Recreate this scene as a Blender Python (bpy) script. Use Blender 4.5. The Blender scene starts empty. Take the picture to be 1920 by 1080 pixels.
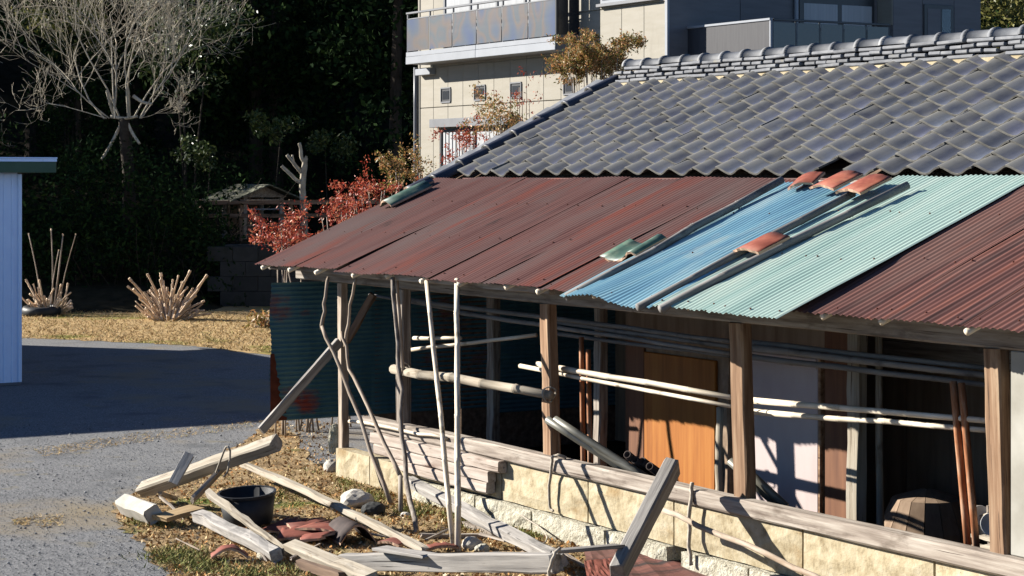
import bpy, math, random
import numpy as np
from mathutils import Vector, Matrix

random.seed(7)
rng = np.random.default_rng(11)
sc = bpy.context.scene
col = sc.collection

# ---------------------------------------------------------------- camera, sky, sun, exposure
F, CX, HY, VX, H = 3900.0, 960.0, 332.0, -1350.0, 3.37
AZ = math.atan2(CX - VX, F)
CA, SA = math.cos(AZ), math.sin(AZ)
RT = Vector((SA, CA, 0)); FW = Vector((-CA, SA, 0))
_d0 = F * H / 563.0
CAM = -(RT * ((645 - CX) * _d0 / F) + FW * _d0); CAM.z = H

cd = bpy.data.cameras.new('camera'); cam = bpy.data.objects.new('camera', cd); col.objects.link(cam)
cam.location = CAM
cam.rotation_euler = FW.to_track_quat('-Z', 'Y').to_euler()
cd.sensor_width = 36; cd.lens = 36 * F / 1920; cd.shift_y = (HY - 540) / 1920
cd.clip_start = 0.1; cd.clip_end = 1200
sc.camera = cam

SUN = Vector((1.25, 1.0, -0.72)).normalized()          # the way the light travels
wd = bpy.data.worlds.new('World'); sc.world = wd; wd.use_nodes = True
wn = wd.node_tree.nodes; bg = wn['Background']
sky = wn.new('ShaderNodeTexSky'); sky.sky_type = 'NISHITA'; sky.sun_disc = False
sky.sun_elevation = math.asin(-SUN.z); sky.sun_rotation = math.atan2(-SUN.x, -SUN.y)
sky.air_density = 0.75; sky.dust_density = 0.0; sky.ozone_density = 6.0
wd.node_tree.links.new(sky.outputs[0], bg.inputs[0]); bg.inputs[1].default_value = 0.05
sl = bpy.data.lights.new('sun', 'SUN'); so = bpy.data.objects.new('sun', sl); col.objects.link(so)
sl.energy = 5.0; sl.angle = math.radians(0.5); sl.color = (1.0, 0.945, 0.86)
so.rotation_euler = SUN.to_track_quat('-Z', 'Y').to_euler(); so.location = (-30, -30, 40)
sc.view_settings.view_transform = 'Standard'; sc.view_settings.look = 'None'
sc.view_settings.exposure = 1.74; sc.view_settings.gamma = 1.0
sc.cycles.max_bounces = 6; sc.cycles.diffuse_bounces = 3; sc.cycles.glossy_bounces = 2

# ---------------------------------------------------------------- helpers
W = {}
def at(x, y, X=None, Y=None, Z=None, D=None):
    """point of the place seen at photo pixel (x, y), on the plane X / Y / Z = const or at depth D"""
    d = RT * ((x - CX) / F) + FW + Vector((0, 0, (HY - y) / F))
    if X is not None: t = (X - CAM.x) / d.x
    elif Y is not None: t = (Y - CAM.y) / d.y
    elif Z is not None: t = (Z - CAM.z) / d.z
    else: t = D
    return CAM + d * t
def roofz(Y): return 2.356 + 0.415 * (Y + 0.45)
def on_roof(x, y, lift=0.0):
    d = RT * ((x - CX) / F) + FW + Vector((0, 0, (HY - y) / F))
    t = (roofz(CAM.y) + lift - CAM.z) / (d.z - 0.415 * d.y)
    return CAM + d * t
def cam_ct(p):
    v = Vector((p[0] - CAM.x, p[1] - CAM.y, 0)); return v.dot(RT), v.dot(FW)
def from_ct(c, t, z=0.0):
    v = CAM + RT * c + FW * t; return Vector((v.x, v.y, z))

def link(o, M=None, parent=None):
    M = M or Matrix()
    col.objects.link(o)
    if parent is not None:
        o.parent = parent; o.matrix_basis = W[parent.name].inverted() @ M
    else: o.matrix_basis = M
    W[o.name] = M
    return o
def tag(o, label=None, cat=None, group=None, kind=None):
    if label: o['label'] = label
    if cat: o['category'] = cat
    if group: o['group'] = group
    if kind: o['kind'] = kind
    return o
def thing(name, loc, label, cat, group=None):
    o = bpy.data.objects.new(name, None); o.empty_display_size = 0.2
    link(o, Matrix.Translation(Vector(loc))); return tag(o, label, cat, group)
def mk(name, verts, faces, mat, M=None, parent=None, smooth=False):
    me = bpy.data.meshes.new(name); me.from_pydata([tuple(v) for v in verts], [], faces); me.update()
    mats = mat if isinstance(mat, (list, tuple)) else [mat]
    for m in mats: me.materials.append(m)
    if smooth: me.polygons.foreach_set('use_smooth', [True] * len(me.polygons))
    return link(bpy.data.objects.new(name, me), M, parent)
def mesh_np(name, v, f, mat, smooth=False):
    """f: (m, k) array of equal faces"""
    me = bpy.data.meshes.new(name); m, k = f.shape
    me.vertices.add(len(v)); me.vertices.foreach_set('co', np.asarray(v, dtype=np.float32).ravel())
    me.loops.add(m * k); me.loops.foreach_set('vertex_index', f.astype(np.int32).ravel())
    me.polygons.add(m); me.polygons.foreach_set('loop_start', np.arange(0, m * k, k, dtype=np.int32))
    me.polygons.foreach_set('loop_total', np.full(m, k, dtype=np.int32))
    if smooth: me.polygons.foreach_set('use_smooth', np.ones(m, dtype=bool))
    me.materials.append(mat); me.update(calc_edges=True); me.validate()
    return me
def mk_np(name, v, f, mat, M=None, parent=None, smooth=False):
    return link(bpy.data.objects.new(name, mesh_np(name, v, f, mat, smooth)), M, parent)
def share(name, me, M, parent=None):
    return link(bpy.data.objects.new(name, me), M, parent)
def frame(p0, p1, up=(0, 0, 1), roll=0.0):
    x = (Vector(p1) - Vector(p0)); L = x.length; x = x / L
    up = Vector(up)
    if abs(x.dot(up)) > 0.98: up = Vector((0, -1, 0))
    y = up.cross(x).normalized(); z = x.cross(y)
    if roll:
        y, z = y * math.cos(roll) + z * math.sin(roll), z * math.cos(roll) - y * math.sin(roll)
    M = Matrix(((x.x, y.x, z.x, p0[0]), (x.y, y.y, z.y, p0[1]), (x.z, y.z, z.z, p0[2]), (0, 0, 0, 1)))
    return M, L
def box_vf(x0, x1, y0, y1, z0, z1):
    v = [(x0, y0, z0), (x1, y0, z0), (x1, y1, z0), (x0, y1, z0), (x0, y0, z1), (x1, y0, z1), (x1, y1, z1), (x0, y1, z1)]
    f = [(0, 3, 2, 1), (4, 5, 6, 7), (0, 1, 5, 4), (1, 2, 6, 5), (2, 3, 7, 6), (3, 0, 4, 7)]
    return v, f
def merge(parts):
    V, Fc = [], []
    for v, f in parts:
        n = len(V); V += list(v); Fc += [tuple(i + n for i in q) for q in f]
    return V, Fc
def cbox_vf(x0, x1, y0, y1, z0, z1, c=0.01):
    """box with chamfered edges"""
    V = []; 
    for x, ins in ((x0, c), (x0 + c, 0), (x1 - c, 0), (x1, c)):
        a0, a1, b0, b1 = y0 + ins, y1 - ins, z0 + ins, z1 - ins
        k = c if ins == 0 else c * 0.5
        V += [(x, a0 + k, b0), (x, a1 - k, b0), (x, a1, b0 + k), (x, a1, b1 - k), (x, a1 - k, b1), (x, a0 + k, b1), (x, a0, b1 - k), (x, a0, b0 + k)]
    Fc = [tuple(range(7, -1, -1)), tuple(range(24, 32))]
    for r in range(3):
        for i in range(8):
            j = (i + 1) % 8; a = r * 8
            Fc.append((a + i, a + j, a + 8 + j, a + 8 + i))
    return V, Fc
def cbox(name, x0, x1, y0, y1, z0, z1, mat, parent=None, c=0.008, M=None):
    """chamfered box, given in world axes, its origin at its own centre"""
    o = Vector(((x0 + x1) / 2, (y0 + y1) / 2, (z0 + z1) / 2))
    v, f = cbox_vf(x0 - o.x, x1 - o.x, y0 - o.y, y1 - o.y, z0 - o.z, z1 - o.z, c)
    return mk(name, v, f, mat, (M or Matrix()) @ Matrix.Translation(o), parent)
def beam(name, p0, p1, w, h, mat, parent=None, up=(0, 0, 1), roll=0.0, rough=0.006, taper=1.0, bow=0.0, c=None, end=0.0):
    """sawn or hewn timber from p0 to p1: w across (level), h deep; edges chamfered, faces uneven"""
    M, L = frame(p0, p1, up, roll)
    n = max(3, min(14, int(L / 0.22))); c = c if c is not None else min(w, h) * 0.12
    V, Fc = [], []
    for i in range(n + 1):
        s = i / n; k = 1 + (taper - 1) * s; a, b = w / 2 * k, h / 2 * k
        dz = bow * 4 * s * (1 - s); oy = random.gauss(0, rough) * .5; oz = random.gauss(0, rough) * .5
        for (y, z) in ((-a + c, -b), (a - c, -b), (a, -b + c), (a, b - c), (a - c, b), (-a + c, b), (-a, b - c), (-a, -b + c)):
            xe = random.uniform(-end, end) if i in (0, n) else 0
            V.append((s * L + xe, y + oy + random.gauss(0, rough) * .6, z + oz + dz + random.gauss(0, rough) * .6))
    Fc += [tuple(range(7, -1, -1)), tuple(range(n * 8, n * 8 + 8))]
    for r in range(n):
        for i in range(8):
            j = (i + 1) % 8; a = r * 8
            Fc.append((a + i, a + j, a + 8 + j, a + 8 + i))
    return mk(name, V, Fc, mat, M, parent)
def tube_vf(pts, rads, sides=8, cap=True, wob=0.0, hollow=False):
    pts = [Vector(p) for p in pts]; n = len(pts); V, Fc = [], []
    t0 = (pts[1] - pts[0]).normalized(); ref = Vector((0, 0, 1)) if abs(t0.z) < 0.9 else Vector((1, 0, 0))
    u = ref.cross(t0).normalized()
    for i, p in enumerate(pts):
        t = (pts[min(i + 1, n - 1)] - pts[max(i - 1, 0)]).normalized()
        u = (u - t * u.dot(t)).normalized(); w = t.cross(u)
        for k in range(sides):
            a = 2 * math.pi * k / sides; r = rads[i] * (1 + random.uniform(-wob, wob))
            V.append(p + (u * math.cos(a) + w * math.sin(a)) * r)
    for r in range(n - 1):
        for k in range(sides):
            j = (k + 1) % sides; a = r * sides
            Fc.append((a + k, a + j, a + sides + j, a + sides + k))
    if cap:
        Fc.append(tuple(range(sides - 1, -1, -1))); Fc.append(tuple(range((n - 1) * sides, n * sides)))
    return V, Fc
def pole(name, pts, r0, r1, mat, parent=None, node=0.0, sides=9, wob=0.04, hollow=False, crook=0.0):
    """round pole through pts; node > 0 gives bamboo rings that far apart"""
    p0 = Vector(pts[0]); M, L = frame(p0, pts[-1]); Mi = M.inverted()
    loc = [Mi @ Vector(p) for p in pts]
    if len(loc) > 2 and not node:
        q = [loc[0]] + loc + [loc[-1]]; new = []
        for i in range(1, len(q) - 2):
            for k in range(4):
                u = k / 4; new.append(.5 * (2 * q[i] + (q[i + 1] - q[i - 1]) * u + (2 * q[i - 1] - 5 * q[i] + 4 * q[i + 1] - q[i + 2]) * u * u + (3 * q[i] - q[i - 1] - 3 * q[i + 1] + q[i + 2]) * u ** 3))
        loc = new + [loc[-1]]
    seg = []; tot = sum((loc[i + 1] - loc[i]).length for i in range(len(loc) - 1)); run = 0
    step = node if node else max(0.3, tot / 7)
    P_, R_ = [], []
    for i in range(len(loc) - 1):
        l = (loc[i + 1] - loc[i]).length; m = max(1, int(round(l / step)))
        for k in range(m):
            s = k / m; p = loc[i].lerp(loc[i + 1], s); g = (run + s * l) / tot; r = r0 + (r1 - r0) * g
            cr = Vector((0, random.gauss(0, crook), random.gauss(0, crook))) if (k or i) else Vector()
            if node and (k or i):
                d = (loc[i + 1] - loc[i]).normalized() * min(0.012, step * .1)
                P_ += [p - d * 1.6 + cr, p - d + cr, p + cr, p + d + cr, p + d * 1.6 + cr]; R_ += [r * .98, r * 1.10, r * .90, r * 1.08, r * .98]
            else: P_.append(p + cr); R_.append(r)
        run += l
    P_.append(loc[-1]); R_.append(r1)
    v, f = tube_vf(P_, R_, sides, not hollow, wob)
    if hollow:
        n = len(v); d = (P_[1] - P_[0]).normalized()
        q, g = tube_vf([P_[0], P_[0] + d * r0 * 6], [r0 * .78, r0 * .78], sides, False)
        v = v + q; f = f + [tuple(reversed([i + n for i in t])) for t in g]
        f += [(k, n + k, n + (k + 1) % sides, (k + 1) % sides) for k in range(sides)]
        f.append(tuple(n + sides + k for k in range(sides))); m = n - sides; f.append(tuple(m + k for k in range(sides)))
    return mk(name, v, f, mat, M, parent, smooth=True)

def lathe(prof, sides=28):
    V, Fc = [], []
    for r, z in prof:
        for k in range(sides): a = 2 * math.pi * k / sides; V.append((r * math.cos(a), r * math.sin(a), z))
    for i in range(len(prof) - 1):
        for k in range(sides): j = (k + 1) % sides; Fc.append((i * sides + k, i * sides + j, (i + 1) * sides + j, (i + 1) * sides + k))
    return V, Fc

# ---------------------------------------------------------------- materials
K = 0.66
def material(name, cols, scale=(5, 5, 5), detail=6, rough=0.85, bump=0.25, dist=0.01, stains=(), rnd=0.12, spec=0.25, metal=0.0, coord='Object', bscale=None, island=False, hue=0.0, speck=None):
    cols = [(p, tuple(x * K for x in c)) for p, c in cols]; stains = [(tuple(x * K for x in c), a, lo, hi) for c, a, lo, hi in stains]
    m = bpy.data.materials.new(name); m.use_nodes = True; nt = m.node_tree; N = nt.nodes; L = nt.links
    b = N['Principled BSDF']; b.inputs['Roughness'].default_value = rough; b.inputs['Specular IOR Level'].default_value = spec * .7; b.inputs['Metallic'].default_value = metal
    tc = N.new('ShaderNodeTexCoord'); oi = N.new('ShaderNodeObjectInfo')
    ad = N.new('ShaderNodeVectorMath'); ad.operation = 'MULTIPLY_ADD'
    L.new(oi.outputs['Random'], ad.inputs[0]); ad.inputs[1].default_value = (17, 13, 11); L.new(tc.outputs[coord], ad.inputs[2])
    def noise(s, det=detail, r=0.6):
        mp = N.new('ShaderNodeMapping'); mp.inputs['Scale'].default_value = s; L.new(ad.outputs[0], mp.inputs[0])
        n = N.new('ShaderNodeTexNoise'); n.inputs['Scale'].default_value = 1.0; n.inputs['Detail'].default_value = det; n.inputs['Roughness'].default_value = r
        L.new(mp.outputs[0], n.inputs['Vector']); return n.outputs['Fac']
    def ramp(src, stops):
        r = N.new('ShaderNodeValToRGB'); e = r.color_ramp.elements
        while len(e) < len(stops): e.new(0.5)
        for i, (p, c) in enumerate(stops): e[i].position = p; e[i].color = (*c, 1) if len(c) == 3 else c
        L.new(src, r.inputs[0]); return r.outputs[0]
    def mix(fac, a, c, mode='MIX'):
        x = N.new('ShaderNodeMix'); x.data_type = 'RGBA'; x.blend_type = mode
        if isinstance(fac, float): x.inputs[0].default_value = fac
        else: L.new(fac, x.inputs[0])
        L.new(a, x.inputs[6])
        if isinstance(c, tuple): x.inputs[7].default_value = (*c, 1)
        else: L.new(c, x.inputs[7])
        return x.outputs[2]
    n0 = noise(scale)
    if island:
        ge = N.new('ShaderNodeNewGeometry'); c = ramp(ge.outputs['Random Per Island'], cols)
    else: c = ramp(n0, cols)
    for (scol, sscale, lo, hi) in stains:
        c = mix(ramp(noise(sscale, 5), [(lo, (0, 0, 0)), (hi, (1, 1, 1))]), c, scol)
    if rnd or hue:
        hv = N.new('ShaderNodeHueSaturation'); L.new(c, hv.inputs['Color'])
        mr = N.new('ShaderNodeMapRange'); L.new(oi.outputs['Random'], mr.inputs[0]); mr.inputs[3].default_value = 1 - rnd; mr.inputs[4].default_value = 1 + rnd
        L.new(mr.outputs[0], hv.inputs['Value'])
        if hue:
            wn_ = N.new('ShaderNodeTexWhiteNoise'); wn_.noise_dimensions = '1D'; L.new(oi.outputs['Random'], wn_.inputs['W'])
            mh = N.new('ShaderNodeMapRange'); L.new(wn_.outputs['Value'], mh.inputs[0]); mh.inputs[3].default_value = .5 - hue; mh.inputs[4].default_value = .5 + hue
            L.new(mh.outputs[0], hv.inputs['Hue'])
        c = hv.outputs[0]
    L.new(c, b.inputs['Base Color'])
    if bump:
        bp = N.new('ShaderNodeBump'); bp.inputs['Strength'].default_value = bump; bp.inputs['Distance'].default_value = dist
        L.new(noise(bscale, 8) if bscale else n0, bp.inputs['Height']); L.new(bp.outputs[0], b.inputs['Normal'])
    return m

wood = material('weathered_wood', [(.30, (0.149, 0.116, 0.094)), (.5, (0.318, 0.270, 0.224)), (.68, (0.466, 0.420, 0.359))], (1.4, 26, 26), rough=.9, bump=.5, stains=[((0.082, 0.060, 0.046), (.9, 48, 48), .62, .67), ((0.082, 0.060, 0.046), (5, 9, 9), .70, .76), ((0.094, 0.070, 0.051), (2, 5, 5), .58, .75)], rnd=.18)
pale = material('bleached_wood', [(.3, (0.239, 0.196, 0.143)), (.5, (0.375, 0.327, 0.254)), (.7, (0.444, 0.398, 0.326))], (1.2, 24, 24), rough=.9, bump=.5, stains=[((0.095, 0.068, 0.046), (.9, 48, 48), .62, .67), ((0.095, 0.068, 0.046), (5, 9, 9), .70, .76), ((0.137, 0.099, 0.060), (3, 8, 8), .60, .74)], rnd=.1)
brownw = material('brown_post_wood', [(.3, (.14, .075, .04)), (.5, (.30, .18, .105)), (.7, (.44, .31, .20))], (1.2, 22, 22), rough=.85, bump=.4, stains=[((.045, .028, .02), (.9, 48, 48), .62, .67), ((.045, .028, .02), (5, 9, 9), .70, .76), ((.07, .04, .025), (1.5, 6, 6), .58, .75)], rnd=.15)
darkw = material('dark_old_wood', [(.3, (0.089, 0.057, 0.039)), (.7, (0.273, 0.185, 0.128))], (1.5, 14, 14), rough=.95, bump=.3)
greyw = material('grey_wood', [(.3, (0.184, 0.172, 0.161)), (.5, (0.333, 0.310, 0.282)), (.7, (0.471, 0.443, 0.402))], (1.3, 26, 26), rough=.9, bump=.5, stains=[((0.069, 0.063, 0.057), (.9, 48, 48), .62, .67), ((0.069, 0.063, 0.057), (5, 9, 9), .70, .76), ((0.103, 0.098, 0.092), (2, 6, 6), .58, .74)], rnd=.15)
bamb = material('dry_bamboo', [(.3, (0.491, 0.410, 0.293)), (.6, (0.771, 0.679, 0.537)), (.8, (0.889, 0.819, 0.703))], (2.5, 14, 14), rough=.6, bump=.15, stains=[((0.256, 0.199, 0.129), (5, 5, 5), .60, .72)], rnd=.12, spec=.35)
bambg = material('grey_bamboo', [(.3, (0.122, 0.115, 0.108)), (.6, (0.209, 0.198, 0.187)), (.8, (0.274, 0.259, 0.245))], (2.5, 14, 14), rough=.75, bump=.15, stains=[((0.079, 0.072, 0.068), (4, 6, 6), .58, .72)], rnd=.15)
stickm = material('stick_wood', [(.3, (0.254, 0.186, 0.128)), (.6, (0.450, 0.371, 0.293)), (.8, (0.586, 0.519, 0.440))], (3, 16, 16), rough=.85, bump=.3, rnd=.2)
iron = material('red_rusted_iron', [(.32, (0.071, 0.021, 0.018)), (.45, (0.103, 0.040, 0.033)), (.56, (0.117, 0.051, 0.043)), (.70, (0.156, 0.037, 0.023))], (7, .35, 1), rough=.72, bump=.12, dist=.004,
                stains=[((0.109, 0.066, 0.058), (.9, .45, 1), .46, .62), ((0.152, 0.038, 0.024), (2.2, .5, 1), .56, .66), ((0.041, 0.019, 0.015), (3, 1.3, 1), .66, .74), ((0.160, 0.033, 0.020), (3.2, .25, 1), .62, .75), ((0.034, 0.013, 0.011), (16, .5, 1), .66, .76)], rnd=.06)
iron2 = material('dark_streaked_iron', [(.32, (0.059, 0.027, 0.023)), (.48, (0.139, 0.058, 0.048)), (.60, (0.202, 0.079, 0.058)), (.72, (0.330, 0.089, 0.042))], (9, .30, 1), rough=.75, bump=.12, dist=.004,
                 stains=[((.17, .092, .075), (.9, .5, 1), .46, .66), ((.037, .028, .027), (5, .3, 1), .55, .70), ((.34, .104, .048), (3.5, .2, 1), .66, .78)], rnd=.05)
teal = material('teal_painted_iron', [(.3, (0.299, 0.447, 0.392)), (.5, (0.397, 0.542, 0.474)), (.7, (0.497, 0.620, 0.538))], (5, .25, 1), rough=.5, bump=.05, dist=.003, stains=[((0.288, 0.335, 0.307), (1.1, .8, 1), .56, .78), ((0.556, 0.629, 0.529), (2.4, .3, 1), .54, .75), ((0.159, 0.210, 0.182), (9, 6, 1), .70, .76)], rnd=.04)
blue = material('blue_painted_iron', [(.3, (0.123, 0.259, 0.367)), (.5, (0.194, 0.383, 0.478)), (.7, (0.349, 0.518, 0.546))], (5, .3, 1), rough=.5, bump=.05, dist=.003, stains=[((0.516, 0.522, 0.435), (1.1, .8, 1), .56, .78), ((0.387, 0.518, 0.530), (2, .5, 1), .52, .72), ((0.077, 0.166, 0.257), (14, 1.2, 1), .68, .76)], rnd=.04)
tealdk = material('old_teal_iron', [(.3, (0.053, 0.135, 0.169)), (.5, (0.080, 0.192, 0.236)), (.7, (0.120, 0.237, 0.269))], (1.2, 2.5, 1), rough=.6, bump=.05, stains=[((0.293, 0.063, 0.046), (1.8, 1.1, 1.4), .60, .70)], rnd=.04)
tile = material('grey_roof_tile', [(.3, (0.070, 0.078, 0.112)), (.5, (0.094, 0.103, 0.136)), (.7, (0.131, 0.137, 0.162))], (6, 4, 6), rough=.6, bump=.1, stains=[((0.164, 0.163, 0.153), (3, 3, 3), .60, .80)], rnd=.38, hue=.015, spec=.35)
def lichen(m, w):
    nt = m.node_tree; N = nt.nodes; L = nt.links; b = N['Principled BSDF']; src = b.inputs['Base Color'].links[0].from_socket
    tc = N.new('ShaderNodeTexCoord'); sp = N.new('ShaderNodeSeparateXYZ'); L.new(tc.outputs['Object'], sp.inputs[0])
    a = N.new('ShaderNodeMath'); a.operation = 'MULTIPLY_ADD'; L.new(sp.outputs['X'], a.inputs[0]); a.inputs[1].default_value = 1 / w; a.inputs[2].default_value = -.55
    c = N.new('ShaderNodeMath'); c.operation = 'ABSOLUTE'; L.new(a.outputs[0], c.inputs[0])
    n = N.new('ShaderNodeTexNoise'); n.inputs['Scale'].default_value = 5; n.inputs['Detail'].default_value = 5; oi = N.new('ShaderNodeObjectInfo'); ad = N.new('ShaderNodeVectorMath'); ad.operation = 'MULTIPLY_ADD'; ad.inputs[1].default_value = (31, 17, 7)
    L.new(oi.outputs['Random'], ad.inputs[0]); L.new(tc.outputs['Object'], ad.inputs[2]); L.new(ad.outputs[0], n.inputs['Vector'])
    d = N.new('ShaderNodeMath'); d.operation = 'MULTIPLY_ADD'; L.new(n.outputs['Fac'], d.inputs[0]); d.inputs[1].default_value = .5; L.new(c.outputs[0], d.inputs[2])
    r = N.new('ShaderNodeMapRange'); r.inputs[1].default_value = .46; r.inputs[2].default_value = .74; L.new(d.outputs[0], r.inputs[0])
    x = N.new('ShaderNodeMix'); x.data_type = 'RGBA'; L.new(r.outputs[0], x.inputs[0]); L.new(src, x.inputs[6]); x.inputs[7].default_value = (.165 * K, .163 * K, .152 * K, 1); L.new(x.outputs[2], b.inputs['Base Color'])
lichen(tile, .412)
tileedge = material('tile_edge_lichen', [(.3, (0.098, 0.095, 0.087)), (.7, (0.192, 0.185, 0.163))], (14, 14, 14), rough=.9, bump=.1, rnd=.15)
ridget = material('ridge_roof_tile', [(.3, (0.100, 0.107, 0.119)), (.5, (0.154, 0.161, 0.174)), (.7, (0.231, 0.235, 0.239))], (6, 6, 6), rough=.7, bump=.1, stains=[((0.293, 0.270, 0.200), (5, 5, 9), .62, .8)], rnd=.22, spec=.45)
verget = material('verge_roof_tile', [(.3, (.035, .035, .05)), (.6, (.065, .068, .085)), (.8, (.12, .12, .125))], (5, 5, 5), rough=.45, bump=.1, stains=[((.26, .27, .26), (2, 2, 2), .60, .8)], rnd=.25, spec=.4)
mortar = material('ridge_mortar', [(.3, (0.360, 0.288, 0.168)), (.7, (0.544, 0.464, 0.304))], (8, 8, 8), rnd=0)
block = material('yellow_tuff_block', [(.28, (0.252, 0.196, 0.112)), (.45, (0.420, 0.350, 0.223)), (.6, (0.504, 0.435, 0.298)), (.75, (0.560, 0.505, 0.372))], (9, 9, 9), detail=9, rough=.95, bump=.6, dist=.014, bscale=(24, 24, 24), stains=[((0.294, 0.196, 0.089), (1.6, 2, 3), .58, .74), ((0.140, 0.112, 0.074), (40, 40, 40), .66, .72)], rnd=.08)
block2 = material('white_tuff_block', [(.28, (0.274, 0.245, 0.180)), (.5, (0.490, 0.461, 0.360)), (.7, (0.590, 0.569, 0.475))], (14, 14, 14), detail=9, rough=.95, bump=1.0, dist=.03, bscale=(30, 30, 30), stains=[((0.115, 0.101, 0.072), (26, 26, 26), .63, .68), ((0.216, 0.202, 0.144), (2, 2, 2), .6, .8)], rnd=.08)
plankm = material('plank_wood', [(.3, (.27, .21, .17)), (.5, (.42, .355, .30)), (.7, (.52, .46, .40))], (1.4, 22, 22), rough=.9, bump=.5, stains=[((.10, .07, .05), (.9, 48, 48), .62, .67), ((.10, .07, .05), (5, 9, 9), .70, .76), ((.19, .12, .09), (1.5, 5, 5), .56, .72)], rnd=.12)
rustdk = material('dark_rust', [(.3, (.07, .018, .010)), (.7, (.15, .045, .025))], (9, 9, 9), rough=.9, bump=.2, rnd=0)
innerw = material('inner_boards', [(.3, (.20, .135, .09)), (.7, (.36, .26, .18))], (9, 9, .8), rough=.9, bump=.2, rnd=.05)
tanw = material('tan_board', [(.3, (.36, .24, .12)), (.7, (.54, .39, .21))], (2, 20, 20), rough=.85, bump=.3, rnd=.05)
darkclay = material('dark_fired_clay', [(.3, (.035, .025, .022)), (.7, (.085, .06, .052))], (6, 6, 6), rough=.8, bump=.2, rnd=.1)
plaster = material('grey_plaster', [(.3, (0.302, 0.288, 0.245)), (.7, (0.446, 0.432, 0.382))], (2, 2, 2), rough=.95, bump=.1, rnd=0, stains=[((0.259, 0.245, 0.216), (3, 3, 1), .58, .75)])
pinkd = material('pink_door_paint', [(.3, (0.476, 0.383, 0.365)), (.7, (0.561, 0.468, 0.451))], (3, 3, 1), rough=.6, bump=.03, rnd=0)
orangep = material('orange_plywood', [(.3, (0.282, 0.091, 0.013)), (.5, (0.369, 0.129, 0.020)), (.7, (0.430, 0.171, 0.032))], (18, 18, 1.0), rough=.6, bump=.08, rnd=0, stains=[((0.203, 0.066, 0.011), (3, 3, 1), .6, .8)])
redp = material('red_brown_board', [(.3, (.13, .055, .03)), (.7, (.22, .10, .05))], (14, 14, 1.0), rough=.7, bump=.1, rnd=0)
rustpipe = material('rusty_pipe', [(.35, (0.224, 0.072, 0.025)), (.5, (0.360, 0.153, 0.070)), (.65, (0.480, 0.306, 0.200))], (4, 20, 20), rough=.85, bump=.2)
steel = material('dull_steel_pipe', [(.3, (0.112, 0.109, 0.090)), (.7, (0.210, 0.203, 0.169))], (3, 12, 12), rough=.5, bump=.08, spec=.5, metal=.25)
rubber = material('black_rubber', [(.3, (.010, .011, .013)), (.7, (.03, .032, .035))], (6, 6, 6), rough=.55, bump=.1, spec=.4)
redtile = material('red_clay_tile', [(.3, (0.192, 0.044, 0.025)), (.5, (0.281, 0.077, 0.046)), (.7, (0.352, 0.130, 0.074))], (6, 6, 6), rough=.7, bump=.15, stains=[((0.141, 0.059, 0.049), (4, 4, 4), .58, .75)], rnd=.15)
greentile = material('green_glazed_tile', [(.3, (0.036, 0.080, 0.060)), (.5, (0.072, 0.136, 0.100)), (.7, (0.208, 0.256, 0.176))], (5, 5, 5), rough=.5, bump=.1, rnd=.1, spec=.4)
clayedge = material('clay_tile_edge', [(.3, (0.400, 0.240, 0.152)), (.7, (0.528, 0.368, 0.256))], (9, 9, 9), rnd=.1)
browntile = material('brown_clay_shards', [(.3, (0.128, 0.034, 0.022)), (.6, (0.217, 0.064, 0.041)), (.8, (0.270, 0.112, 0.075))], (6, 6, 6), rough=.75, bump=.15, rnd=.25)
stone = material('pale_stone', [(.3, (.40, .37, .31)), (.7, (.66, .62, .55))], (6, 6, 6), bump=.5, rnd=.15)
dirt = material('dry_earth', [(.3, (0.176, 0.115, 0.061)), (.5, (0.338, 0.236, 0.128)), (.7, (0.486, 0.371, 0.216))], (3, 3, 3), detail=10, rough=1, bump=.6, dist=.03, bscale=(20, 20, 20), rnd=0, spec=.05, stains=[((0.135, 0.176, 0.041), (.8, .8, .8), .56, .68), ((0.459, 0.230, 0.081), (2.2, 2.2, 2.2), .60, .72)])
gravel = material('gravel', [(.32, (0.090, 0.093, 0.098)), (.5, (0.192, 0.194, 0.197)), (.68, (0.329, 0.326, 0.319))], (46, 46, 46), detail=10, rough=.95, bump=.5, dist=.012, bscale=(60, 60, 60), rnd=0, spec=.1, stains=[((0.265, 0.218, 0.149), (.42, .42, .42), .52, .70), ((0.112, 0.116, 0.120), (.9, .9, .9), .54, .74), ((0.215, 0.194, 0.144), (2.6, 2.6, 2.6), .60, .74)])
drygrass_ground = material('dry_grass_ground', [(.3, (0.251, 0.165, 0.070)), (.5, (0.439, 0.300, 0.146)), (.7, (0.575, 0.426, 0.229))], (5, 5, 5), detail=10, rough=1, bump=.6, dist=.03, rnd=0, spec=.05, stains=[((0.209, 0.203, 0.053), (.5, .5, .5), .56, .66)])
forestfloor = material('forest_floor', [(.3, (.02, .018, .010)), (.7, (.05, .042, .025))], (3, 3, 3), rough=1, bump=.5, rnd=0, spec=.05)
pebble = material('gravel_stones', [(0, (0.100, 0.105, 0.113)), (.5, (0.192, 0.196, 0.205)), (.88, (0.301, 0.301, 0.301)), (1, (0.518, 0.510, 0.485))], island=True, rnd=0, bump=0, rough=.9)
drygrass = material('dry_grass', [(0, (0.383, 0.244, 0.099)), (.5, (0.564, 0.391, 0.187)), (.8, (0.676, 0.508, 0.277)), (1, (0.293, 0.285, 0.070))], island=True, rnd=0, bump=0, rough=.9, spec=.1)
greengrass = material('green_weeds', [(0, (.14, .17, .04)), (.5, (.25, .26, .075)), (1, (.42, .36, .15))], island=True, rnd=0, bump=0, rough=.8, spec=.15)
litter = material('fallen_leaves', [(0, (0.297, 0.132, 0.044)), (.4, (0.462, 0.242, 0.088)), (.75, (0.594, 0.418, 0.198)), (1, (0.682, 0.572, 0.396))], island=True, rnd=0, bump=0, rough=.9, spec=.1)
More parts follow.
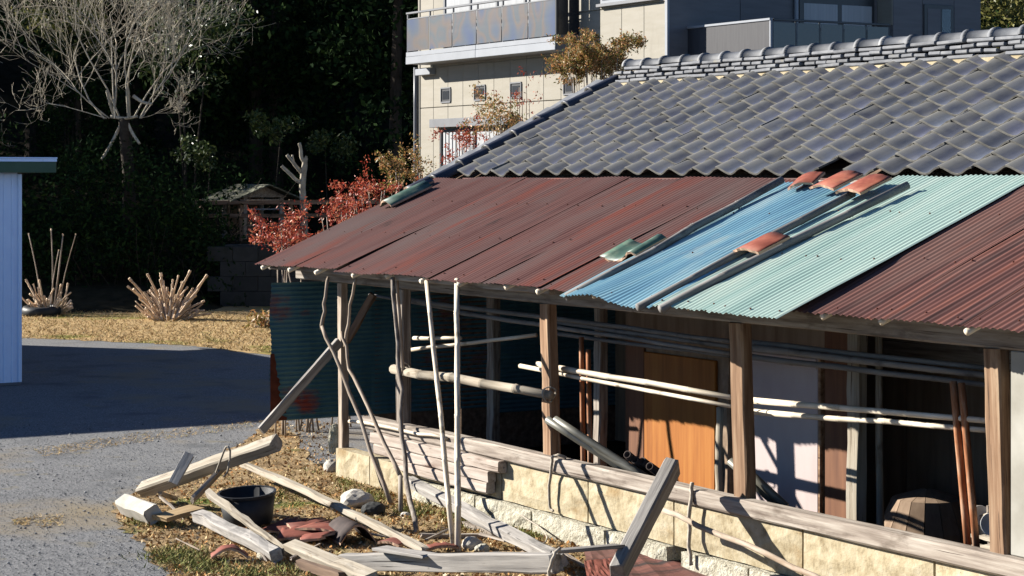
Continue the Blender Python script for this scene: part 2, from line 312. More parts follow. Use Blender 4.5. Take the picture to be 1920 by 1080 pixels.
def leafmat(name, cols, rough=.5, trans=.25, spec=.3):
    m = material(name, cols, island=True, rnd=.1, bump=0, rough=rough, spec=spec); nt = m.node_tree; N = nt.nodes; L = nt.links
    b = N['Principled BSDF']; out = N['Material Output']; tr = N.new('ShaderNodeBsdfTranslucent'); ms = N.new('ShaderNodeMixShader'); ms.inputs[0].default_value = trans
    L.new(b.inputs['Base Color'].links[0].from_socket, tr.inputs['Color']); L.new(b.outputs[0], ms.inputs[1]); L.new(tr.outputs[0], ms.inputs[2]); L.new(ms.outputs[0], out.inputs['Surface'])
    return m
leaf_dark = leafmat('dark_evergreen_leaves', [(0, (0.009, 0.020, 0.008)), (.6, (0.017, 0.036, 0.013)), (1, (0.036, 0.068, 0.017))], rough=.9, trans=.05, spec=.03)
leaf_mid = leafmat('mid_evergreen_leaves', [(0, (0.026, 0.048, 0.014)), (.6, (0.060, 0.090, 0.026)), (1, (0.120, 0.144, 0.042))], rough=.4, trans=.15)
leaf_yel = leafmat('yellow_green_leaves', [(0, (.10, .115, .03)), (.5, (.19, .19, .05)), (1, (.31, .28, .09))], trans=.3)
leaf_red = leafmat('red_nandina_leaves', [(0, (0.223, 0.029, 0.019)), (.45, (0.446, 0.075, 0.045)), (.8, (0.614, 0.161, 0.076)), (1, (0.513, 0.310, 0.166))], trans=.3)
leaf_mix = leafmat('rusty_nandina_leaves', [(0, (0.139, 0.156, 0.037)), (.35, (0.293, 0.217, 0.061)), (.65, (0.529, 0.234, 0.091)), (.85, (0.668, 0.374, 0.158)), (1, (0.167, 0.249, 0.049))], trans=.3)
bark = material('pale_bark', [(.3, (0.321, 0.276, 0.204)), (.6, (0.515, 0.460, 0.355)), (.8, (0.643, 0.583, 0.464))], (8, 8, 8), rough=.9, bump=.4, stains=[((0.321, 0.173, 0.086), (2, 2, 2), .60, .75)])
barkd = material('dark_bark', [(.3, (.03, .022, .016)), (.7, (.07, .055, .04))], (8, 8, 3), rough=.95, bump=.4)
cutwood = material('cut_stems', [(.3, (0.534, 0.367, 0.233)), (.6, (0.867, 0.667, 0.467)), (.8, (1.067, 0.883, 0.683))], (4, 18, 18), rough=.9, bump=.3, rnd=.2)
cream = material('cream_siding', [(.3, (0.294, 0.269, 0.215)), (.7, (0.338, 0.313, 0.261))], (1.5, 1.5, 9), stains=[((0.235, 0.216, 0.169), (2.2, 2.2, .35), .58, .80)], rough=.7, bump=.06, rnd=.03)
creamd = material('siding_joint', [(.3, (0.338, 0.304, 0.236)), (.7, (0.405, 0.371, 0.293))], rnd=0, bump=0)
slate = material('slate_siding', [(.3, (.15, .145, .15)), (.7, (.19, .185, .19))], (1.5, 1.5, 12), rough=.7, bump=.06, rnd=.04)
greyal = material('grey_aluminium', [(.3, (0.132, 0.138, 0.150)), (.7, (0.168, 0.174, 0.186))], rough=.45, rnd=.05, bump=0, spec=.5)
darkal = material('dark_bronze_aluminium', [(.3, (.03, .032, .036)), (.7, (.05, .052, .056))], rough=.4, rnd=.05, bump=0, spec=.5)
whitepl = material('pale_fascia', [(.3, (0.268, 0.284, 0.310)), (.7, (0.312, 0.330, 0.358))], (2, 2, 2), rough=.5, rnd=.03, bump=0)
meshp = material('balcony_mesh_panel', [(.3, (0.037, 0.037, 0.043)), (.7, (0.060, 0.060, 0.065))], (60, 60, 2), rough=.6, rnd=.05, bump=.1)
whitem = material('pale_blue_metal_siding', [(.3, (0.812, 0.980, 1.260)), (.7, (0.896, 1.064, 1.316))], stains=[((.50, .60, .76), (2.5, 2.5, .5), .55, .8)], rough=.45, rnd=.02, bump=0, spec=.4)
greenm = material('green_metal_trim', [(.3, (.045, .105, .06)), (.7, (.065, .13, .08))], rough=.45, rnd=.05, bump=0, spec=.4)
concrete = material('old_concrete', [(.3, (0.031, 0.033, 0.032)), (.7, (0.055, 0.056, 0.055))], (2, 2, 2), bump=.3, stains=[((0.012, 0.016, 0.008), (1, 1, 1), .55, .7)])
rope = material('old_rope', [(.3, (.28, .24, .19)), (.7, (.5, .45, .37))], (30, 30, 30), rough=.95, bump=.3)
chinaw = material('white_enamel', [(.3, (.72, .72, .70)), (.7, (.82, .82, .80))], rough=.4, rnd=.05, bump=0)
mossroof = material('mossy_roof', [(.3, (0.075, 0.079, 0.049)), (.6, (0.195, 0.195, 0.143)), (.8, (0.270, 0.262, 0.217))], (3, 8, 3), bump=.4)
curtain = material('white_curtain', [(.3, (0.364, 0.378, 0.385)), (.7, (0.476, 0.483, 0.490))], (14, 14, .4), rough=.9, rnd=0, bump=.2)
def glassmat(name, tint, alpha, rough=.05):
    m = bpy.data.materials.new(name); m.use_nodes = True; b = m.node_tree.nodes['Principled BSDF']
    b.inputs['Base Color'].default_value = (*tint, 1); b.inputs['Alpha'].default_value = alpha; b.inputs['Roughness'].default_value = rough; b.inputs['Specular IOR Level'].default_value = .6
    return m
glass = glassmat('window_glass', (.10, .12, .14), .45)
glassd = glassmat('dark_glass', (.012, .014, .018), 1.0, .25)
def moire_mat():  # bluish and tan variation paints in the rainbow sheen of the mesh
    m = material('smoky_screen_panel', [(.28, (.075, .105, .19)), (.40, (.10, .125, .165)), (.50, (.165, .135, .12)), (.56, (.105, .13, .15)), (.64, (.15, .13, .13)), (.74, (.08, .11, .18))], (1.6, 1, 1.3), detail=1, rough=.4, rnd=.05, bump=0)
    m.node_tree.nodes['Principled BSDF'].inputs['Alpha'].default_value = .86
    return m
screen = moire_mat()

# ---------------------------------------------------------------- ground
def smooth(a, b, x):
    k = min(1, max(0, (x - a) / (b - a))); return k * k * (3 - 2 * k)
def ground_z(c, t):
    left = 22 * smooth(52.5, 118, t) + .5 * smooth(51.5, 54, t)
    right = 1.62 * smooth(54.9, 55.5, t) + 18 * smooth(64, 118, t)
    k = smooth(-8.6, -7.6, c)
    return left * (1 - k) + right * k
def grid_lines(*spans):
    out = []
    for a, b, s in spans: out += list(np.arange(a, b, s))
    return out
ts = grid_lines((-120, -20, 20), (-20, 50, 3.5), (50, 58, .3), (58, 96, 2.5), (96, 400, 25)) + [400]
cs = grid_lines((-300, -40, 20), (-40, -12, 2), (-12, -5, .35), (-5, 40, 3), (40, 300, 20)) + [300]
V = []
for t in ts:
    for c in cs: V.append(from_ct(c, t, ground_z(c, t)))
nc = len(cs)
fc = np.array([[r * nc + k, r * nc + k + 1, (r + 1) * nc + k + 1, (r + 1) * nc + k] for r in range(len(ts) - 1) for k in range(nc - 1)])
ground = mk_np('ground', np.array([tuple(v) for v in V]), fc, gravel, smooth=True)
ground.data.materials.append(forestfloor)
idx = np.zeros(len(fc), dtype=np.int32)
for i, q in enumerate(fc):
    c, t = cs[q[0] % nc], ts[q[0] // nc]
    if t >= 50.4: idx[i] = 1
ground.data.polygons.foreach_set('material_index', idx)
tag(ground, 'grey gravel yard and ground of the plot', None, kind='structure')

def patch(name, outline, z, mat, label, sub=14, jit=.12):
    """low irregular sheet laid on the ground"""
    P_ = [Vector(p) for p in outline]; pts = []
    for i in range(len(P_)):
        a, b = P_[i], P_[(i + 1) % len(P_)]
        for k in range(sub):
            p = a.lerp(b, k / sub); pts.append(Vector((p.x + random.uniform(-jit, jit), p.y + random.uniform(-jit, jit), z)))
    me = bpy.data.meshes.new(name); me.from_pydata([tuple(p) for p in pts], [], [tuple(range(len(pts)))]); me.materials.append(mat)
    if me.polygons[0].normal.z < 0: me.flip_normals()
    o = link(bpy.data.objects.new(name, me)); return tag(o, label, kind='structure')
verge = [at(-900, 640, Z=0), at(60, 634, Z=0), at(190, 640, Z=0), at(350, 648, Z=0), at(520, 668, Z=0), at(760, 690, Z=0), from_ct(-1.5, 56), from_ct(-13, 56), from_ct(-24, 56)]
patch('grass_verge', verge, .006, drygrass_ground, 'strip of dry grass in front of the wood')
bank = [at(520, 783, Z=0), at(455, 828, Z=0), at(400, 862, Z=0), at(285, 900, Z=0), at(222, 945, Z=0), at(222, 985, Z=0), at(275, 1030, Z=0), at(330, 1095, Z=0), at(360, 1200, Z=0), Vector((13, -3.4, 0)), Vector((14, 0.2, 0)), Vector((-1.2, .2, 0))]
patch('grass_bank', bank, .008, dirt, 'dry grassy bank in front of the old shed', jit=.07)
yard_floor = mk('bounce_cut_floor', [(-1.1, .12, .012), (13.9, .12, .012), (13.9, 7.0, .012), (-1.1, 7.0, .012)], [(0, 1, 2, 3)], forestfloor)  # unseen dark sheet added so less light bounces inside the shed
tag(yard_floor, 'unseen dark earth sheet added inside the old shed to cut bounced light', kind='structure')

# ---------------------------------------------------------------- white metal shed, left
ws = thing('metal_shed', (-12, .06, 0), 'pale blue white ribbed metal shed with green roof trim at the left edge', 'shed')
def ribbed(x, y0, y1, z0, z1, mat, parent, name, pitch=.13, d=.018):
    V, Fc = [], []; y = y1; k = 0
    prof = []
    while y > y0:
        for dy, h in ((0, 0), (pitch * .72, 0), (pitch * .78, d), (pitch * .94, d)): prof.append((y - dy, h))
        y -= pitch
    prof.append((y, 0))
    for yy, h in prof: V += [(0, yy, z0), (0, yy, z1)]
    V = [(v[0] + prof[i // 2][1], v[1], v[2]) for i, v in enumerate(V)]
    for i in range(len(prof) - 1): Fc.append((2 * i, 2 * i + 1, 2 * i + 3, 2 * i + 2))
    return mk(name, V, Fc, mat, Matrix.Translation((x, 0, 0)), parent)
ribbed(-12.0, -7.4, .02, .05, 3.42, whitem, ws, 'wall_panel')
v, f = box_vf(-23, -12.02, -7.4, .0, .05, 3.61); mk('wall', v, f, whitem, None, ws)
cbox('corner_trim', -12.03, -11.965, .0, .06, .05, 3.42, whitem, ws)
cbox('base_rail', -12.03, -11.98, -7.4, .05, .0, .048, greyal, ws)
v, f = box_vf(-23.3, -11.72, -7.8, .56, 3.62, 3.665); mk('roof', v, f, whitem, None, ws)
cbox('fascia', -11.80, -11.72, -7.8, .55, 3.44, 3.618, greenm, ws)
cbox('fascia', -23.3, -11.81, .47, .55, 3.44, 3.618, greenm, ws)
cbox('drip_edge', -11.79, -11.715, -7.82, .57, 3.667, 3.69, whitem, ws, c=.004)

# ---------------------------------------------------------------- two-storey house
hs = thing('house', (-14, 11, 0), 'two storey house with cream siding and a screened balcony behind the shed', 'house')
XL, XA, YF, YB, X2, Y2 = -18.8, -9.427, 11.0, 18.1, -9.017, 15.845
v, f = box_vf(XL + .02, XA - .02, YF + .02, YB, 0, 9.0); mk('wall_core', v, f, creamd, None, hs)
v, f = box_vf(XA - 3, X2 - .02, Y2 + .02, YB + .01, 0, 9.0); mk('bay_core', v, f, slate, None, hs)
roofv = [(XL - .4, YF - .4, 9), (XA + .6, YF - .4, 9), (XA + .6, YB + .4, 9), (XL - .4, YB + .4, 9), (XL + 3, 14.5, 11), (XA - 3, 14.5, 11)]
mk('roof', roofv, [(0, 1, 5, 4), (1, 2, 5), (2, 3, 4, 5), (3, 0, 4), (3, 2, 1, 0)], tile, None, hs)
def panels(x0, x1, zs, w, holes):
    n = round((x1 - x0) / w); w = (x1 - x0) / n
    for i in range(n):
        for z0, z1 in zs:
            a, b = x0 + i * w + .005, x0 + (i + 1) * w - .005
            cbox('siding_panel', a, b, YF - .012, YF + .018, z0 + .008, z1 - .008, cream, hs, c=.004)
panels(XL, -12.35, ((2.3, 4.86), (4.86, 5.72), (5.72, 7.3), (7.3, 9.0)), .645, ())
panels(-12.35, XA, ((2.3, 3.2), (3.2, 6.50), (6.5, 9.0)), .73, ())
for (y0, y1) in ((YF + .02, 12.6), (12.6, 14.2), (14.2, 15.84)):
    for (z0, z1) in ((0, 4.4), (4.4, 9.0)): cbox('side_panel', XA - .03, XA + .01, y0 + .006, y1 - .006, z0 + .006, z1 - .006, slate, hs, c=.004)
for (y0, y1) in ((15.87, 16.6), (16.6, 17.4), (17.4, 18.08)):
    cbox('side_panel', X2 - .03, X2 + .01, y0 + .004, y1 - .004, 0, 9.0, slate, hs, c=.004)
cbox('corner_board', XA - .03, X2 + .012, Y2 - .005, Y2 + .015, 6.24, 9.0, cream, hs, c=.003)
cbox('corner_trim', XA - .05, XA + .03, YF - .03, YF + .019, 0, 9.0, whitepl, hs, c=.004)
cbox('corner_trim', XL - .02, XL + .05, YF - .03, YF + .019, 0, 9.0, cream, hs, c=.004)
cbox('bounce_cut_base', XL - .03, XA + .03, YF - .06, YF + .018, 0, 2.28, concrete, hs)  # unseen dark base added to cut light bounced off the house
def window(x0, x1, z0, z1, y=YF, fw=.045, gl=glass):
    w = cbox('window', x0, x1, y - .016, y - .0125, z0, z1, darkal, hs, c=.001)
    cbox('window_pane', x0 + fw, x1 - fw, y - .022, y - .017, z0 + fw, z1 - fw, gl, w, c=.002)
    for (a, b, c, d) in ((x0 - .02, x1 + .02, z1, z1 + .03), (x0 - .02, x1 + .02, z0 - .03, z0), (x0 - .03, x0, z0, z1), (x1, x1 + .03, z0, z1)): cbox('window_frame', a, b, y - .035, y - .0125, c, d, greyal, w, c=.003)
    return w
for (x0, x1) in ((-17.78, -17.40), (-16.35, -15.93), (-14.88, -14.49), (-12.87, -12.54)): window(x0, x1, 4.97, 5.24, gl=glassd)
# tall curtained window with a hood
lw = cbox('curtained_window', -17.70, -14.9, YF - .03, YF - .013, 2.4, 4.33, curtain, hs, c=.004)
cbox('window_frame', -17.78, -17.70, YF - .07, YF - .014, 2.35, 4.38, darkal, lw, c=.004)
cbox('window_frame', -17.70, -14.9, YF - .07, YF - .014, 4.33, 4.38, darkal, lw, c=.004)
cbox('window_frame', -16.35, -16.27, YF - .065, YF - .031, 2.4, 4.33, darkal, lw, c=.004)
for k in range(9):
    cbox('curtain_fold', -17.66 + k * .15, -17.57 + k * .15, YF - .045, YF - .031, 2.4, 4.32, curtain, lw, c=.006)
cbox('window_hood', -18.0, -14.6, YF - .20, YF - .013, 4.42, 4.60, greyal, hs, c=.006)
cbox('vent_cover', -18.72, -18.05, YF - .16, YF - .013, 5.56, 5.70, whitepl, hs, c=.01)
pole('downpipe', [(XL - .08, YF - .06, 0), (XL - .08, YF - .06, 5.75)], .045, .045, greyal, hs, sides=10, wob=0)
# upper window over the blank wall
uw = cbox('upper_window', -11.55, -9.7, YF - .05, YF - .013, 6.60, 7.9, whitepl, hs, c=.004)
cbox('window_sill', -11.60, -9.65, YF - .12, YF - .014, 6.54, 6.598, greyal, uw, c=.004)
cbox('window_pane', -11.48, -10.66, YF - .06, YF - .051, 6.66, 7.85, glass, uw, c=.002)
cbox('window_pane', -10.60, -9.77, YF - .06, YF - .051, 6.66, 7.85, glass, uw, c=.002)
# windows behind the balcony
bw = cbox('balcony_window', -17.6, -13.2, YF - .05, YF - .013, 6.0, 8.0, curtain, hs, c=.004)
for x in (-17.6, -16.5, -15.4, -14.3, -13.26): cbox('window_frame', x, x + .07, YF - .075, YF - .051, 6.0, 8.0, greyal, bw, c=.004)
cbox('window_frame', -17.53, -13.2, YF - .073, YF - .051, 6.62, 6.68, greyal, bw, c=.004)
# screened balcony
BX0, BX1, BY = -18.35, -12.304, 10.45
bal = cbox('balcony', BX0, BX1, BY, YF - .055, 5.775, 5.86, whitepl, hs, c=.004)
for a, b in ((BX0, -15.35), (-15.34, BX1)):
    cbox('balcony_fascia', a, b, BY - .03, BY - .002, 5.775, 5.93, whitepl, bal, c=.004)
    cbox('balcony_fascia', a, b, BY - .022, BY - .002, 5.935, 6.03, whitepl, bal, c=.004)
cbox('balcony_side', BX1 - .02, BX1 + .012, BY + .0, YF - .056, 5.775, 6.06, slate, bal, c=.004)
n = 6; w = (BX1 - BX0) / n
for i in range(n):
    cbox('screen_panel', BX0 + i * w + .02, BX0 + (i + 1) * w - .02, BY - .012, BY - .004, 6.05, 6.72, screen, bal, c=.002)
for i in range(n + 1):
    x = min(max(BX0 + i * w, BX0 + .02), BX1 - .02); cbox('baluster', x - .018, x + .018, BY + .0, BY + .035, 6.032, 6.84, greyal, bal, c=.004)
cbox('handrail', BX0 - .02, BX1, BY - .015, BY + .045, 6.842, 6.885, greyal, bal, c=.006)
cbox('lower_rail', BX0, BX1 - .04, BY + .0, BY + .03, 6.725, 6.75, greyal, bal, c=.004)
for i in range(2): cbox('side_screen', BX1 - .012, BX1 - .002, BY + .05 + i * .24, BY + .27 + i * .24, 6.07, 8.2, glassd, bal, c=.002)
cbox('end_post', BX1 - .03, BX1 + .015, BY - .01, BY + .04, 6.065, 8.6, darkal, bal, c=.004)
# second balcony on the shaded side
YB2, XB2, YE2 = 11.42, -6.994, 14.06
bal2 = cbox('balcony', XA + .013, XB2 - .02, YB2 + .02, YE2, 4.75, 4.95, slate, hs, c=.004)
cbox('balcony_panel', XA + .02, XB2 - .03, YB2, YB2 + .018, 4.7, 6.02, meshp, bal2, c=.003)
cbox('handrail', XA + .015, XB2, YB2 - .02, YB2 + .05, 6.022, 6.065, whitepl, bal2, c=.006)
cbox('corner_post', XB2 - .028, XB2 + .01, YB2 - .01, YB2 + .03, 4.7, 6.02, whitepl, bal2, c=.004)
for i in range(5):
    y0 = YB2 + .06 + i * .515
    cbox('side_pane', XB2 - .012, XB2 - .004, y0, y0 + .47, 5.0, 6.0, glassd, bal2, c=.002)
    cbox('baluster', XB2 - .03, XB2 - .013, y0 + .475, y0 + .51, 4.95, 6.02, darkal, bal2, c=.003)
cbox('handrail', XB2 - .035, XB2 + .01, YB2 + .06, YE2, 6.022, 6.06, darkal, bal2, c=.006)
sw = cbox('side_window', XA + .011, XA + .03, 13.95, 15.75, 4.9, 6.75, darkal, hs, c=.004)
for (a, b) in ((14.05, 14.85), (14.95, 15.68)):
    cbox('window_pane', XA + .031, XA + .036, a, b, 6.15, 6.60, curtain, sw, c=.002); cbox('window_pane', XA + .031, XA + .036, a, b, 5.0, 6.10, glassd, sw, c=.002)
pole('downpipe', [(XA + .06, 13.85, 0), (XA + .06, 13.85, 9)], .04, .04, whitepl, hs, sides=8, wob=0)
sw = cbox('side_window', X2 + .011, X2 + .04, 16.62, 17.36, 4.9, 6.66, darkal, hs, c=.004)
cbox('window_pane', X2 + .041, X2 + .046, 16.70, 17.02, 5.0, 6.58, slate, sw, c=.002)
cbox('window_pane', X2 + .041, X2 + .046, 17.06, 17.28, 5.0, 6.58, glass, sw, c=.002)

# ---------------------------------------------------------------- the old shed
sh = thing('old_shed', (0, 0, 0), 'derelict wooden shed with tiled roof and patched rusty iron lean-to', 'shed')
TH = math.atan(0.415); ROOF = Matrix(((1, 0, 0, 0), (0, math.cos(TH), -math.sin(TH), 0), (0, math.sin(TH), math.cos(TH), 0), (0, 0, 0, 1)))
def Xat(px, py, Y=0): return at(px, py, Y=Y).x
# posts (bottom pixel, top pixel)
for (xb, yb, xt, yt, w, d, m) in ((645, 884, 642, 512, .105, .09, stickm), (757, 797, 756, 517, .16, .11, wood), (1035, 852, 1027, 548, .16, .11, brownw), (1397, 937, 1387, 580, .18, .11, brownw), (1881, 1046, 1866, 616, .16, .11, brownw)):
    b = at(xb, yb, Y=.055); t = at(xt, yt, Y=.055); b.z -= .02
    t = b + (t - b) * ((2.17 - b.z) / (t.z - b.z))
    beam('post', b, t, w, d, m, sh, rough=.003)
beam('eave_beam', (-1.3, .065, 2.31), (14, .065, 2.31), .12, .27, wood, sh, rough=.004)
for Y in (.95, 1.9): beam('purlin', (-1.36, Y, roofz(Y) - .14), (14, Y, roofz(Y) - .14), .1, .1, darkw, sh, rough=.004)
beam('purlin', (-1.38, -.28, roofz(-.28) - .10), (4.9, -.28, roofz(-.28) - .10), .06, .06, wood, sh, rough=.006)
for i in range(20):
    X = -1.28 + i * .78 + random.uniform(-.08, .08); e = random.uniform(-.46, -.40)
    pole('rafter', [(X, e, roofz(e) - .042), (X + random.uniform(-.05, .05), 2.0, roofz(2.0) - .05)], .027, .03, bamb, sh, wob=.05)
# sill, planks, stone footing
beam('sill', (Xat(690, 790), -.005, .685), (13.9, -.005, .685), .15, .135, wood, sh, rough=.004)
for (x0, x1, z0, z1, y) in ((694, 934, .50, .612, -.13), (700, 914, .388, .495, -.14), (738, 912, .27, .383, -.135)):
    a, b = Xat(x0, 850, y), Xat(x1, 890, y); beam('plank', (a, y + .05, (z0 + z1) / 2), (b, y + .05, (z0 + z1) / 2), .10, z1 - z0, plankm, sh, rough=.005)
pole('rail', [at(655, 790, Y=-.12), at(838, 822, Y=-.10)], .02, .018, bamb, sh, crook=.006)
def rough_block(name, x0, x1, y0, y1, z0, z1, mat, parent, amp=.008, nx=7, nz=4):
    V, Fc = [], []; cx, cy, cz = (x0 + x1) / 2, (y0 + y1) / 2, (z0 + z1) / 2
    for j in range(nz + 1):
        for i in range(nx + 1):
            ed = (i in (0, nx)) or (j in (0, nz))
            V.append((x0 + (x1 - x0) * i / nx + (random.uniform(-amp, amp) if not i in (0, nx) else random.uniform(0, amp) * (1 if i == 0 else -1)) - cx, y0 + (amp * 1.3 if ed else random.uniform(-amp, amp)) - cy, z0 + (z1 - z0) * j / nz + random.uniform(-amp, amp) * .6 - cz))
    n = nx + 1
    for j in range(nz):
        for i in range(nx): a = j * n + i; Fc.append((a, a + 1, a + n + 1, a + n))
    k = len(V); ring = [i for i in range(n)] + [j * n + nx for j in range(1, nz + 1)] + [nz * n + i for i in range(nx - 1, -1, -1)] + [j * n for j in range(nz - 1, 0, -1)]
    for r in ring: V.append((V[r][0], y1 - cy, V[r][2]))
    m = len(ring)
    for i in range(m): j = (i + 1) % m; Fc.append((ring[j], ring[i], k + i, k + j))
    return mk(name, V, Fc, mat, Matrix.Translation((cx, cy, cz)), parent, smooth=False)
ft = mk('footing', *box_vf(.62, 14, .1, .3, -.2, .60), concrete, None, sh)
xs = [Xat(x, y) for x, y in ((636, 900), (700, 900), (790, 900), (945, 900), (1107, 930), (1268, 960), (1510, 1010), (1757, 1060))] + [11.6, 13.2]
for i in range(len(xs) - 1):
    left = i < 2
    rough_block('block', xs[i] + .006, xs[i + 1] - .006, -.055 if left else -.035, .12, 0.0 if left else .225, .32 if left else .612, block, ft)
xs = [Xat(x, y) for x, y in ((785, 930), (905, 960), (1012, 990), (1150, 1015), (1268, 1040), (1292, 1045), (1420, 1080))] + [9.6, 11.5, 13.4]
for i in range(len(xs) - 1):
    if i == 4: continue
    rough_block('footing_stone', xs[i] + .006, xs[i + 1] - .006, -.11, .11, -.1, .218 + random.uniform(-.01, .0), block2, ft, amp=.014)
# iron sheets
def sheet(name, x0, x1, Y0, Y1, mat, lift=0.0, pitch=.062, amp=.009, skew=0.0, parent=sh, wave=.004, curl=0.0, label=None, ragged=.006, edge=None, tip=0.0):
    w = x1 - x0; L = (Y1 - Y0) / math.cos(TH); nx = max(8, int(w / pitch * 8)); ny = 10
    xs_ = np.linspace(0, w, nx + 1); v = []; ph = random.uniform(0, 6)
    rag = np.repeat(rng.normal(0, ragged, nx // 8 + 2), 8)[:nx + 1]
    for j in range(ny + 1):
        s = j / ny; y = s * L
        z = amp * np.sin(xs_ / pitch * 2 * math.pi) + wave * np.sin(xs_ * 3.1 + ph + y * 1.7) + .006 * np.sin(xs_ * 7.3 + ph * 2) * math.sin(y * 2.3 + ph) + (curl * np.sin(xs_ / w * 2 * math.pi - .6) * max(0, 1 - y / .7) ** 2 if curl else 0)
        yy = y + (rag if j == 0 else 0) + ((edge * xs_ / w) if edge and j == 0 else 0)
        v.append(np.stack([xs_ + skew * y + .007 * math.sin(y * 2.2 + ph) + .004 * math.sin(y * 6 + ph * 3), yy + 0 * xs_, z], 1))
    v = np.concatenate(v); n = nx + 1
    a = (np.arange(ny)[:, None] * n + np.arange(nx)[None, :]).ravel(); fcs = np.stack([a, a + 1, a + n + 1, a + n], 1)
    M = Matrix.Translation((x0, Y0, roofz(Y0) + lift)) @ ROOF @ Matrix.Rotation(tip, 4, 'X')
    o = mk_np(name, v, fcs, mat, M, parent, smooth=True)
    if label: o['label'] = label
    for yy in (.12, .12 + (L - .2) * .36, .12 + (L - .2) * .72):
        for q in range(3):
            share('nail', nailm, M @ Matrix.Translation((w * (.12 + .38 * q) + skew * yy + random.uniform(-.03, .03), yy + random.uniform(-.03, .03), amp + .004)), o)
    return o
nv, nf = lathe([(.008, -.004), (.008, .002), (.005, .005), (.0005, .006)], 7); nailm = bpy.data.meshes.new('nail'); nailm.from_pydata(nv, [], nf); nailm.materials.append(rustdk)
YT = 1.96
pB0, pB1 = on_roof(1068, 566), on_roof(1232, 582); pT1, pT2 = on_roof(1480, 601), on_roof(1920, 347)
XB0, XB1 = pB0.x, pB1.x
n = 7; w = (XB0 + .25 + 1.42) / n
for i in range(n):
    sheet('roof_sheet', -1.42 + i * w - .03, -1.42 + (i + 1) * w + .03, -.45 + random.uniform(-.02, .01), YT, iron, lift=.012 * (i % 2) + .002, pitch=.068, amp=.0045, wave=.006)
skw = (pT2.x - pT1.x) / ((pT2.y - pT1.y) / math.cos(TH))
X2a = pT1.x
w = (14.2 - X2a) / 6
for i in range(6): sheet('roof_sheet', X2a - .15 + i * w - .03, X2a - .15 + (i + 1) * w + .03, -.45, YT, iron2, lift=.004 * (i % 2) + .002, pitch=.068, amp=.0065)
sheet('roof_sheet', XB0 - .1, XB1 + .05, -.68, YT - .1, blue, lift=.085, tip=-.03, pitch=.062, amp=.0065, curl=.03, skew=-.045, edge=-.06, label='bright blue corrugated sheet')
w = (X2a - XB1) / 2
for i in range(2): sheet('roof_sheet', XB1 + i * w - .02, XB1 + (i + 1) * w + .02, -.73 + .03 * (1 - i), YT + .02, teal, lift=.075 + .005 * i, tip=-.022, pitch=.060, amp=.0062, skew=skw, label='pale teal corrugated sheet')
v, f = box_vf(0, 15.2, .25, 2.55, -.04, -.026); mk('light_block_board', v, f, darkw, Matrix.Translation((-1.3, -.45, roofz(-.45))) @ ROOF, sh)  # dark underlay added beneath the iron sheets to block light
# teal end wall: horizontal corrugations
def rust_edge():
    V, Fc = [], []; n = 26
    for i in range(n + 1):
        z = .535 + i * .030; k = 1 - i / n; V += [(-1.184, -.372, z), (-1.184, -.372 + .05 + .16 * k * random.uniform(.5, 1.2), z)]
    return mk('rusted_edge', V, [(2 * i, 2 * i + 1, 2 * i + 3, 2 * i + 2) for i in range(n)], rustdk, None, sh)
def end_wall(Y0, Y1, z0, z1, X):
    nz = int((z1 - z0) / .055 * 8); zs_ = np.linspace(0, z1 - z0, nz + 1); ys_ = np.linspace(0, Y1 - Y0, 13); v = []
    for y in ys_: v.append(np.stack([.011 * np.sin(zs_ / .055 * 2 * math.pi) + .006 * np.sin(y * 4) , y + 0 * zs_ + (.012 * np.sin(zs_ * 9) if y == 0 else 0), zs_], 1))
    v = np.concatenate(v); n = nz + 1; a = (np.arange(12)[:, None] * n + np.arange(nz)[None, :]).ravel(); f = np.stack([a, a + n, a + n + 1, a + 1], 1)
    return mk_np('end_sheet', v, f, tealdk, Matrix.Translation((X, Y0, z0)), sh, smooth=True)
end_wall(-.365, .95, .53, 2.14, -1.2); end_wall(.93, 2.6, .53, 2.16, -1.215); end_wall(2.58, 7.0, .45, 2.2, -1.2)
rust_edge()
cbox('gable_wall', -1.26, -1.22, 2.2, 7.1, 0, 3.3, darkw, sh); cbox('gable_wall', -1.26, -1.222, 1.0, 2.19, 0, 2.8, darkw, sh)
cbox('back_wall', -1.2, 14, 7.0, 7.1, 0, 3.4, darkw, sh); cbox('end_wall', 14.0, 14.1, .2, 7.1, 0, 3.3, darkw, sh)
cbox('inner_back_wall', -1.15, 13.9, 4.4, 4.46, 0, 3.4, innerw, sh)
# inside: partition with plywood, door and posts
YD = 1.5
def X5(px, Y=YD): return at(px, 800, Y=Y).x
cbox('partition', X5(1168), X5(1600), YD + .03, YD + .10, 0, 2.9, innerw, sh)
cbox('board', X5(1172), X5(1207), YD, YD + .028, 0, 1.75, redp, sh)
cbox('plywood_panel', X5(1209), X5(1342), YD - .012, YD + .028, 0, 1.62, orangep, sh)
cbox('door', X5(1410), X5(1537), YD - .02, YD + .028, 0, 1.78, pinkd, sh)
for zz in (.02, 1.66): cbox('door_rail', X5(1412), X5(1535), YD - .032, YD - .0205, zz, zz + .09, pinkd, sh, c=.003)
cbox('door_frame', X5(1538), X5(1543), YD - .03, YD + .028, 0, 1.8, brownw, sh)
cbox('board', X5(1545), X5(1592), YD, YD + .028, 0, 2.3, redp, sh)
for px, Y, w_, m in ((1125, 1.35, .12, wood), (1605, 1.15, .15, pale), (1366, 1.46, .12, innerw), (925, 1.6, .14, wood)):
    X = X5(px, Y); beam('inner_post', (X, Y, 0), (X + .02, Y, 2.7), w_, .11, m, sh)
pole('inner_pole', [(X5(1352, 1.42), 1.42, 0), (X5(1351, 1.42), 1.42, .45), (X5(1353, 1.42), 1.42, 1.2)], .052, .05, pale, sh, wob=.12, crook=.012)
pole('inner_pole', [(X5(1651, 1.3), 1.3, 0), (X5(1647, 1.3), 1.3, 2.4)], .035, .03, pale, sh, wob=.1)
